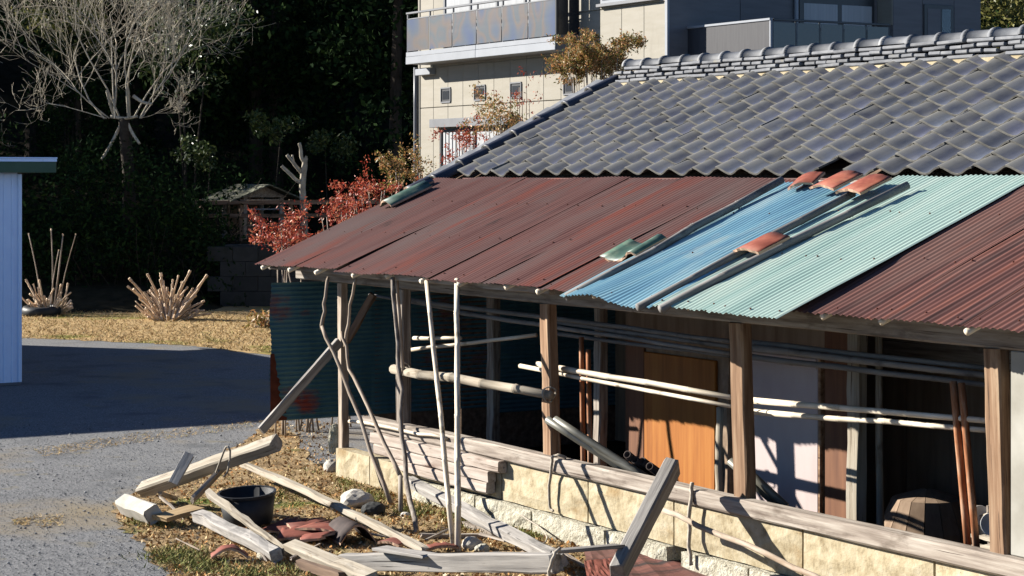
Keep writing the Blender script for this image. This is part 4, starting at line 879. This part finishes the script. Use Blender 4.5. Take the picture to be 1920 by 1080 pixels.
for s in (-1, 1):
    for k in range(7):
        a, b = 1.15 - k * .165, 1.15 - (k + 1) * .165 - .03
        y0, y1 = HYc + s * a, HYc + s * max(b, 0); z0, z1 = hz + 1.02 + (1.15 - a) * .40 + .012, hz + 1.02 + (1.15 - max(b, 0)) * .40
        V = [(HX - 1.15, y0, z0), (HX + 1.15, y0, z0), (HX + 1.15, y1, z1), (HX - 1.15, y1, z1)]; V += [(x, y, z + .03) for x, y, z in V]
        mk('roof_plank', V, [(0, 3, 2, 1), (4, 5, 6, 7), (0, 1, 5, 4), (1, 2, 6, 5), (2, 3, 7, 6), (3, 0, 4, 7)], mossroof, None, hut)
mk('gable', [(HX + .8, HYc - .7, hz + 1.15), (HX + .8, HYc + .7, hz + 1.15), (HX + .8, HYc, hz + 1.45)], [(0, 1, 2)], wood, None, hut)
fn = thing('wooden_fence', from_ct(-6.5, 56.6, 1.62), 'dark weathered post and rail fence in front of the hut', 'fence')
for x in (378, 452, 545, 640, 735): beam('post', at(x, 452, D=56.6), at(x, 374, D=56.6), .10, .10, darkw, fn)
for y in (380, 405): beam('rail', at(366, y, D=56.5), at(760, y - 2, D=56.5), .05, .11, darkw, fn, rough=.008)
pt = thing('pruned_tree', at(568, 440, D=57), 'bare pale tree pruned to a trunk with stubby limbs', 'tree')
pole('trunk', [at(570, 450, D=57), at(569, 385, D=57), at(567, 345, D=57), at(571, 310, D=57), at(572, 296, D=57)], .12, .075, bark, pt, wob=.1)
for pts, r in (([(567, 344), (556, 338), (546, 328), (535, 318), (528, 311)], .055), ([(569, 328), (560, 318), (549, 304), (538, 290)], .055), ([(551, 306), (548, 290)], .035), ([(571, 305), (565, 295), (564, 280), (561, 268)], .055), ([(566, 302), (571, 299), (575, 293)], .04)):
    pole('limb', [at(x, y, D=57 - .01 * i) for i, (x, y) in enumerate(pts)], r, r * .85, bark, pt, wob=.1)
def stool(name, px, py, t, tips, extra, label, spread):
    tips = tips + [(px + (x - px) * random.uniform(.35, 1.0) + random.uniform(-8, 8), py + (y - py) * random.uniform(.35, .9), r * random.uniform(.6, .95)) for x, y, r in tips if y > 500 for _ in range(4)]
    base = at(px, py, Z=0); o = thing(name, base, label, 'stump', 'cut back shrubs')
    for (x, y, r) in tips:
        b = from_ct((px + (x - px) * .25 - CX) * t / F, t + random.uniform(-.3, .3), -.02); e = at(x, y, D=t + random.uniform(-.35, .35))
        m = b.lerp(e, .5) + Vector((random.gauss(0, .04), random.gauss(0, .04), random.gauss(.03, .03)))
        r *= .72; s = pole('stem', [b, m, e], r * 1.15, r * .8, stickm if y < 500 else cutwood, o, wob=.1, sides=7); d = (e - m).normalized()  # tall shoots take the darker wood to paint in their shade
        pole('knuckle', [e - d * r * .8, e, e + d * r * 1.2, e + d * r * 1.8], r * 1.1, r * 1.0, cutwood, s, wob=.15, sides=7)
    for k in range(extra):
        a = random.uniform(0, 6.28); l = random.uniform(.2, .6); b = base + Vector((math.cos(a), math.sin(a), 0)) * random.uniform(.1, spread * .6)
        e = b + Vector((math.cos(a) * l * .8, math.sin(a) * l * .8, l * random.uniform(.3, .9))); r = random.uniform(.02, .035)
        pole('stem', [b, b.lerp(e, .5), e], r, r * .8, cutwood, o, wob=.12, sides=6)
stool('coppiced_stump', 318, 600, 49.2, [(245, 525, .045), (242, 539, .04), (278, 517, .042), (302, 516, .05), (306, 530, .045), (355, 511, .045), (386, 519, .045), (380, 528, .035), (370, 545, .035), (334, 519, .03), (324, 527, .035), (350, 540, .035), (381, 582, .03), (394, 588, .025), (263, 560, .03), (285, 540, .03), (362, 556, .03)], 46, 'large sunlit stump of cut stems in the dry grass', .75)
stool('coppiced_stump', 92, 590, 50.6, [(50, 527, .04), (74, 528, .035), (127, 534, .035), (114, 536, .035), (131, 550, .03), (58, 553, .035), (76, 548, .035), (54, 439, .022), (96, 431, .026), (118, 441, .028), (142, 440, .018), (110, 470, .02)], 40, 'smaller stump with tall cut shoots beside the white shed', .6)

# ---------------------------------------------------------------- vegetation
def leaf_quads(C, size, aspect=.45, flat=0.0):
    n = len(C); s = size * rng.uniform(.65, 1.3, n)[:, None]
    d = rng.normal(size=(n, 3)); d /= np.linalg.norm(d, axis=1)[:, None]
    u = rng.normal(size=(n, 3)); u[:, 2] *= (1 - flat); u -= d * np.sum(u * d, 1)[:, None]; u /= np.linalg.norm(u, axis=1)[:, None]
    v = np.stack([C - d * s * .5, C + u * s * aspect * .5, C + d * s * .5, C - u * s * aspect * .5], 1).reshape(-1, 3)
    return v, np.arange(4 * n).reshape(n, 4)
def ball(n): 
    p = rng.normal(size=(n, 3)); p /= np.linalg.norm(p, axis=1)[:, None]; return p * rng.uniform(0, 1, n)[:, None] ** (1 / 3)
def crown_pts(nc, per, rx, ry, rz, cz, cr, shell=.45):
    out = []
    for _ in range(nc):
        p = ball(1)[0]; l = np.linalg.norm(p) + 1e-6; p = p / l * (shell + (1 - shell) * rng.uniform()) 
        c = p * np.array([rx, ry, rz]) + np.array([0, 0, cz]); r = cr * rng.uniform(.6, 1.3)
        out.append(c + ball(per) * np.array([r, r, r * .7]))
    return np.concatenate(out)
protos = []
for k in range(4):
    Ht = (11.5, 13.0, 10.5, 12.2)[k]; C = crown_pts(70, 85, 2.9, 2.9, Ht * .46, Ht * .52, 1.05, .35)
    v, f = leaf_quads(C, .24, .5); cm = mesh_np('crown', v, f, leaf_dark)
    v, f = tube_vf([(0, 0, -.5), (.1, 0, Ht * .3), (.05, .1, Ht * .6), (0, 0, Ht * .9)], [.26, .2, .14, .04], 7); tmesh = bpy.data.meshes.new('trunk'); tmesh.from_pydata(v, [], f); tmesh.materials.append(barkd)
    protos.append((cm, tmesh, Ht))
k = 0
for t in (61, 67, 74, 82, 92):
    for c in np.arange(-44 if t < 80 else -52, 22, 4.6):
        c = c + random.uniform(-1.2, 1.2); tt = t + random.uniform(-1.8, 1.8)
        if tt < 63 and -8.5 < c < -3.5: tt += 3
        cm, tmesh, Ht = protos[k % 4]; k += 1
        b = from_ct(c, tt, ground_z(c, tt)); s = random.uniform(.88, 1.12) * (.56 if (t < 66 and c < -12.5) else 1)
        o = thing('evergreen_tree', b, 'unseen evergreen added at the left to shade the undergrowth', 'tree', 'trees of the dark wood')
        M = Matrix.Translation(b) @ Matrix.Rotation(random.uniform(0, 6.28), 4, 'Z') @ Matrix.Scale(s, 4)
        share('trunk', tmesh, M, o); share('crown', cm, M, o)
for c in np.arange(-31, -15, 2.2):  # unseen trees added left of the view to shade the undergrowth
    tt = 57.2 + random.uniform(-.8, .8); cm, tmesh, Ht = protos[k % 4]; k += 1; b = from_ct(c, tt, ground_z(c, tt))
    o = thing('evergreen_tree', b, 'unseen evergreen added at the left to shade the undergrowth', 'tree', 'trees of the dark wood'); M = Matrix.Translation(b) @ Matrix.Rotation(k, 4, 'Z') @ Matrix.Scale(.62, 4)
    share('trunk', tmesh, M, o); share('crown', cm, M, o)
def leafy(name, px, py, D, rx, rz, n, size, mat, label, trunk=barkd, cl=14, cat='tree', group=None, base=None, stems=3):
    c = at(px, py, D=D); cc, tt = cam_ct(c); gz = ground_z(cc, tt) if base is None else base
    o = thing(name, (c.x, c.y, gz), label, cat, group)
    for s in range(stems):
        e = c + Vector((random.uniform(-.5, .5) * rx, random.uniform(-.5, .5) * rx, rz * random.uniform(.1, .7)))
        b = Vector((c.x + random.uniform(-.1, .1) * rx, c.y + random.uniform(-.1, .1) * rx, gz - .1))
        pole('trunk' if cat == 'tree' else 'stem', [b, b.lerp(e, .5) + Vector((random.gauss(0, .05), random.gauss(0, .05), 0)), e], .035 * max(.5, rx * .8), .01, trunk, o, sides=6)
    C = crown_pts(cl, max(4, n // cl), rx, rx, rz, 0, max(rx, rz) * .42, .3); v, f = leaf_quads(C, size, .45)
    mk_np('crown' if cat == 'tree' else 'foliage', v, f, mat, Matrix.Translation(c), o)
    return o
leafy('leafy_tree', 1890, 40, 46, 2.0, 1.9, 4200, .17, leaf_yel, 'yellow green leafy tree behind the right end of the house', cl=34)
leafy('leafy_tree', 128, 30, 62.5, 1.5, 1.7, 2600, .15, leaf_yel, 'sunlit yellow green tree behind the bare tree', cl=22)
leafy('glossy_evergreen', 350, 70, 59.5, 1.5, 2.0, 3000, .15, leaf_mid, 'glossy green tree right of the bare tree', cl=24)
leafy('glossy_evergreen', 505, 245, 58.6, .75, .6, 900, .13, leaf_mid, 'sunlit green shrub crown above the hut', cl=10, stems=1)
leafy('glossy_evergreen', 380, 285, 58.4, .7, .55, 800, .13, leaf_mid, 'green shrub catching light left of the hut roof', cl=10, stems=1)
leafy('glossy_evergreen', 610, 270, 60, .9, .6, 800, .13, leaf_mid, 'dim green shrub behind the pruned tree', cl=10, stems=1)
# bare tree
SEG = []
def branch(p, d, L, r, lev, out):
    n = 3; pts = [p]; q = p.copy(); dd = d.copy()
    for i in range(n):
        dd = (dd + Vector((random.gauss(0, .13), random.gauss(0, .13), random.gauss(.03, .10)))).normalized(); q = q + dd * (L / n); pts.append(q.copy())
    out.append((pts, [r * (1 - .13 * i) for i in range(n + 1)], lev))
    if lev == 0: return
    for c in range(random.choice((3, 3, 4) if lev > 2 else (2, 3, 3))):
        f = random.uniform(.35, 1.0) if c else 1.0; i = min(n - 1, int(f * n)); b = pts[i].lerp(pts[i + 1], f * n - i)
        ax = Vector((random.gauss(0, 1), random.gauss(0, 1), random.gauss(0, 1))).cross(dd).normalized(); a = random.uniform(.3, .95)
        nd = (dd * math.cos(a) + ax * math.sin(a)); nd.z += .16
        branch(b, nd.normalized(), L * random.uniform(.55, .9), r * .60, lev - 1, out)
bt = thing('bare_tree', at(235, 480, D=55.5), 'leafless pale tree with many spreading stems above the wood edge', 'tree')
b0 = at(238, 480, D=55.5); b1 = at(232, 222, D=55.5)
pole('trunk', [b0, b0.lerp(b1, .5) + RT * .1, b1], .20, .15, barkd, bt, wob=.08)  # dark bark puts the shade on the lower trunk into its colour
out = []
for (x0, x1, y1, r) in ((196, 60, 50, .055), (212, 212, 20, .065), (216, 170, -20, .05), (243, 258, 0, .07), (250, 305, -20, .05), (262, 330, 50, .05), (265, 325, 125, .035), (205, 20, 70, .04), (262, 350, 190, .018), (200, 30, 140, .026), (225, 120, -60, .05), (240, 240, -90, .05)):
    p = at(x0, 222, D=55.5 + random.uniform(-.4, .4)); e = at(x1, y1, D=55.5 + random.uniform(-1.2, 1.2)); d = (e - p)
    branch(p, d.normalized(), d.length * .62, r * .52, 5, out)
parts = [tube_vf(pts, rr, 5 if lev > 3 else 3, False) for pts, rr, lev in out if lev > 2]; mk('branches', *merge(parts), bark, None, bt, smooth=True)
parts = [tube_vf(pts, [max(x, .004) for x in rr], 3, False) for pts, rr, lev in out if lev <= 2]; mk('twigs', *merge(parts), bark, None, bt, smooth=True)
tag(bpy.data.objects['twigs'], kind='stuff')
for (xa, ya, xb, yb) in ((208, 218, 258, 218), (215, 216, 200, 170), (250, 180, 285, 195), (232, 222, 190, 300), (235, 222, 262, 270)):
    pole('limb', [at(xa, ya, D=55.5), at((xa + xb) / 2, (ya + yb) / 2 + 4, D=55.4), at(xb, yb, D=55.3)], .05, .035, bark, bt)
# nandina and other shrubs at the shed's far end
def nandina(px, py, D, rx, rz, n, mat, label, size=.048, st=9):
    c = at(px, py, D=D); o = thing('nandina_bush', (c.x, c.y, 0), label, 'bush', 'nandina bushes'); b = Vector((c.x, c.y, 0)); allp = []
    for s in range(st):
        a = random.uniform(0, 6.28); k = random.uniform(.2, 1); e = c + Vector((math.cos(a) * rx * k, math.sin(a) * rx * k, rz * random.uniform(-.2, .8)))
        p0 = b + Vector((random.uniform(-.15, .15), random.uniform(-.15, .15), 0)); pole('stem', [p0, p0.lerp(e, .6) + Vector((0, 0, .1)), e], .014, .006, stickm, o, sides=5)
        for q in range(max(3, int(rz / .09))):
            g = e + Vector((random.gauss(0, .16), random.gauss(0, .16), random.uniform(-rz * 1.1, .15)))
            tip = g + Vector((random.gauss(0, 1), random.gauss(0, 1), random.gauss(.35, .5))).normalized() * random.uniform(.15, .38)
            m = max(3, n // (st * max(3, int(rz / .09)))); tt_ = rng.uniform(.1, 1, m)[:, None]
            allp.append(np.array(g)[None] * (1 - tt_) + np.array(tip)[None] * tt_ + rng.normal(0, .035, (m, 3)))
    C = np.concatenate(allp); v, f = leaf_quads(C, size, .38); mk_np('foliage', v - np.array(c), f, mat, Matrix.Translation(c), o)
nandina(1115, 112, 29.5, .46, .34, 14000, leaf_mix, 'rusty green bush growing over the left end of the tiled ridge', st=26)
nandina(945, 228, 29.5, .40, .16, 1800, leaf_mix, 'low rusty bush above the middle of the roof verge')
nandina(880, 275, 29.8, .26, .20, 1000, leaf_red, 'reddish twiggy bush before the curtained window', st=5)
nandina(985, 185, 30.5, .25, .22, 240, leaf_red, 'thin nearly bare bush before the small square windows', st=6)
nandina(765, 330, 29.0, .30, .20, 1800, leaf_mix, 'orange brown bush at the lower end of the roof verge')
nandina(695, 372, 28.5, .34, .14, 1300, leaf_red, 'bright red bush behind the rusty roof, right one of two')
nandina(580, 440, 27.6, .52, .15, 1900, leaf_red, 'bright red bush behind the rusty roof, left and lower one')
nandina(530, 452, 27.0, .26, .16, 1000, leaf_red, 'small red bush at the far left corner of the rusty roof', st=5)
nandina(492, 604, 46.5, .45, .22, 420, leaf_mix, 'low rusty bush in the dry grass beside the teal end wall', size=.12)
nandina(640, 405, 28.0, .40, .12, 900, leaf_red, 'bright red bush behind the rusty roof, between the other two')
# undergrowth at the edge of the wood
C = []
for _ in range(150):
    c = rng.uniform(-17, -7.2); t = rng.uniform(53.6, 58); z = ground_z(c, t); C.append(np.array(from_ct(c, t, z + rng.uniform(0, 1.6))) + ball(60) * np.array([.8, .8, .6]))
for _ in range(120):
    c = rng.uniform(-14.5, -7.6); t = rng.uniform(54.2, 55.2); z = ground_z(c, t); hh = 1.2 + 2.6 * math.exp(-((c + 10.6) / 2.2) ** 2); C.append(np.array(from_ct(c, t, z + rng.uniform(.3, hh))) + ball(60) * np.array([.7, .7, .6]))
for _ in range(200):
    c = rng.uniform(-18, -1); t = rng.uniform(59, 68); z = ground_z(c, t); C.append(np.array(from_ct(c, t, z + rng.uniform(0, 2.2))) + ball(60) * np.array([.8, .8, .6]))
v, f = leaf_quads(np.concatenate(C), .16, .4)
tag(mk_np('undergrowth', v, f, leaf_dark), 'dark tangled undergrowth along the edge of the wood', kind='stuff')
parts = []
for _ in range(150):
    c = rng.uniform(-15.5, -7); t = rng.uniform(54, 57); p = from_ct(c, t, ground_z(c, t)); d = Vector((random.gauss(0, .5), random.gauss(0, .5), 1)).normalized(); l = random.uniform(.6, 2.2)
    q = p + d * l + Vector((random.gauss(0, .3), random.gauss(0, .3), 0)); parts.append(tube_vf([p, p.lerp(q, .5) + Vector((random.gauss(0, .1), random.gauss(0, .1), .1)), q], [.012, .009, .004], 3, False))
tag(mk('brushwood', *merge(parts), barkd, smooth=True), 'thin bare twigs standing along the edge of the wood', kind='stuff')
# grass, leaves and gravel stones
def inside(x, y, poly):
    r = False; j = len(poly) - 1
    for i in range(len(poly)):
        if (poly[i][1] > y) != (poly[j][1] > y) and x < (poly[j][0] - poly[i][0]) * (y - poly[i][1]) / (poly[j][1] - poly[i][1]) + poly[i][0]: r = not r
        j = i
    return r
BANK = [(520, 783), (455, 828), (400, 862), (285, 900), (222, 945), (222, 985), (275, 1030), (330, 1095), (1300, 1095), (1260, 1045), (1000, 1000), (800, 930), (645, 885), (630, 795)]
def sample(n, poly, y0=None):
    xs_ = [p[0] for p in poly]; ys_ = [p[1] for p in poly]; out = []
    while len(out) < n:
        x, y = random.uniform(min(xs_), max(xs_)), random.uniform(min(ys_), max(ys_))
        if inside(x, y, poly): out.append(tuple(at(x, y, Z=.008)))
    return np.array(out)
def blades(B, h0, h1, w, lean=.5):
    n = len(B); h = rng.uniform(h0, h1, n)[:, None]; a = rng.uniform(0, 2 * math.pi, n); s = np.stack([np.cos(a), np.sin(a), 0 * a], 1) * w * rng.uniform(.6, 1.4, n)[:, None]
    l = rng.normal(0, lean, (n, 3)) * h; l[:, 2] = 0; top = B + l + np.array([0, 0, 1.0]) * h
    return np.stack([B - s, B + s, top], 1).reshape(-1, 3), np.arange(3 * n).reshape(n, 3)
FAR = [(-40, 640), (60, 634), (190, 640), (350, 648), (520, 664), (520, 585), (260, 583), (-40, 575)]
v, f = blades(sample(9000, FAR), .02, .08, .010, 1.3); tag(mk_np('dry_grass', v, f, drygrass), 'dry yellow grass in front of the wood', kind='stuff')
v, f = blades(sample(15000, BANK), .01, .045, .005, 1.5); tag(mk_np('dry_grass', v, f, drygrass), 'short dry grass on the bank round the fallen timber', kind='stuff')
C = sample(6000, BANK) + rng.uniform(0, 1, (6000, 1)) * np.array([0, 0, .025]); v, f = leaf_quads(C, .045, .6); tag(mk_np('leaf_litter', v, f, litter), 'fallen brown leaves scattered on the bank', kind='stuff')
C = []
for (x, y, n, rx, ry) in ((690, 935, 600, 45, 14), (775, 960, 500, 40, 16), (900, 985, 700, 60, 14), (985, 1005, 600, 45, 12), (860, 970, 300, 40, 12), (330, 1045, 900, 55, 18), (380, 1065, 700, 60, 18), (650, 905, 300, 25, 16), (560, 1070, 300, 70, 12), (470, 1078, 400, 60, 12), (520, 930, 300, 80, 30), (290, 985, 250, 50, 10), (600, 880, 200, 30, 12)):
    for _ in range(n):
        a = at(x + random.gauss(0, rx * .5), y + random.gauss(0, ry * .5), Z=0)
        if a.y < -.12: C.append((a.x, a.y, .008))
v, f = blades(np.array(C), .015, .07, .007, .9); tag(mk_np('green_weeds', v, f, greengrass), 'green weeds growing at the foot of the wall and along the bank', kind='stuff')
TRACK = [(60, 842), (250, 812), (420, 796), (500, 787), (500, 797), (380, 815), (250, 832), (80, 856)]
B = np.concatenate([sample(1500, TRACK), sample(250, [(60, 965), (115, 965), (120, 985), (65, 990)]), sample(200, [(20, 975), (60, 968), (55, 985), (25, 985)])]); v, f = blades(B, .006, .022, .007, 2.5); tag(mk_np('straw', v, f, drygrass), 'thin dry straw between the wheel tracks of the drive', kind='stuff')
ROAD = [(-60, 800), (500, 775), (455, 828), (400, 862), (285, 900), (222, 945), (222, 985), (275, 1030), (345, 1098), (-60, 1098)]
C = sample(9000, ROAD); n = len(C); r = rng.uniform(.003, .008, n); r[rng.uniform(0, 1, n) > .985] *= 2.4
oct_v = np.array([[1, 0, 0], [-1, 0, 0], [0, 1, 0], [0, -1, 0], [0, 0, .7], [0, 0, -.7]]); oct_f = np.array([[0, 2, 4], [2, 1, 4], [1, 3, 4], [3, 0, 4], [2, 0, 5], [1, 2, 5], [3, 1, 5], [0, 3, 5]])
v = (C[:, None, :] + oct_v[None] * r[:, None, None] * rng.uniform(.6, 1.4, (n, 6, 1))).reshape(-1, 3); f = (oct_f[None] + 6 * np.arange(n)[:, None, None]).reshape(-1, 3)
tag(mk_np('gravel_stones', v, f, pebble), 'loose grey stones of the gravel drive', kind='stuff')
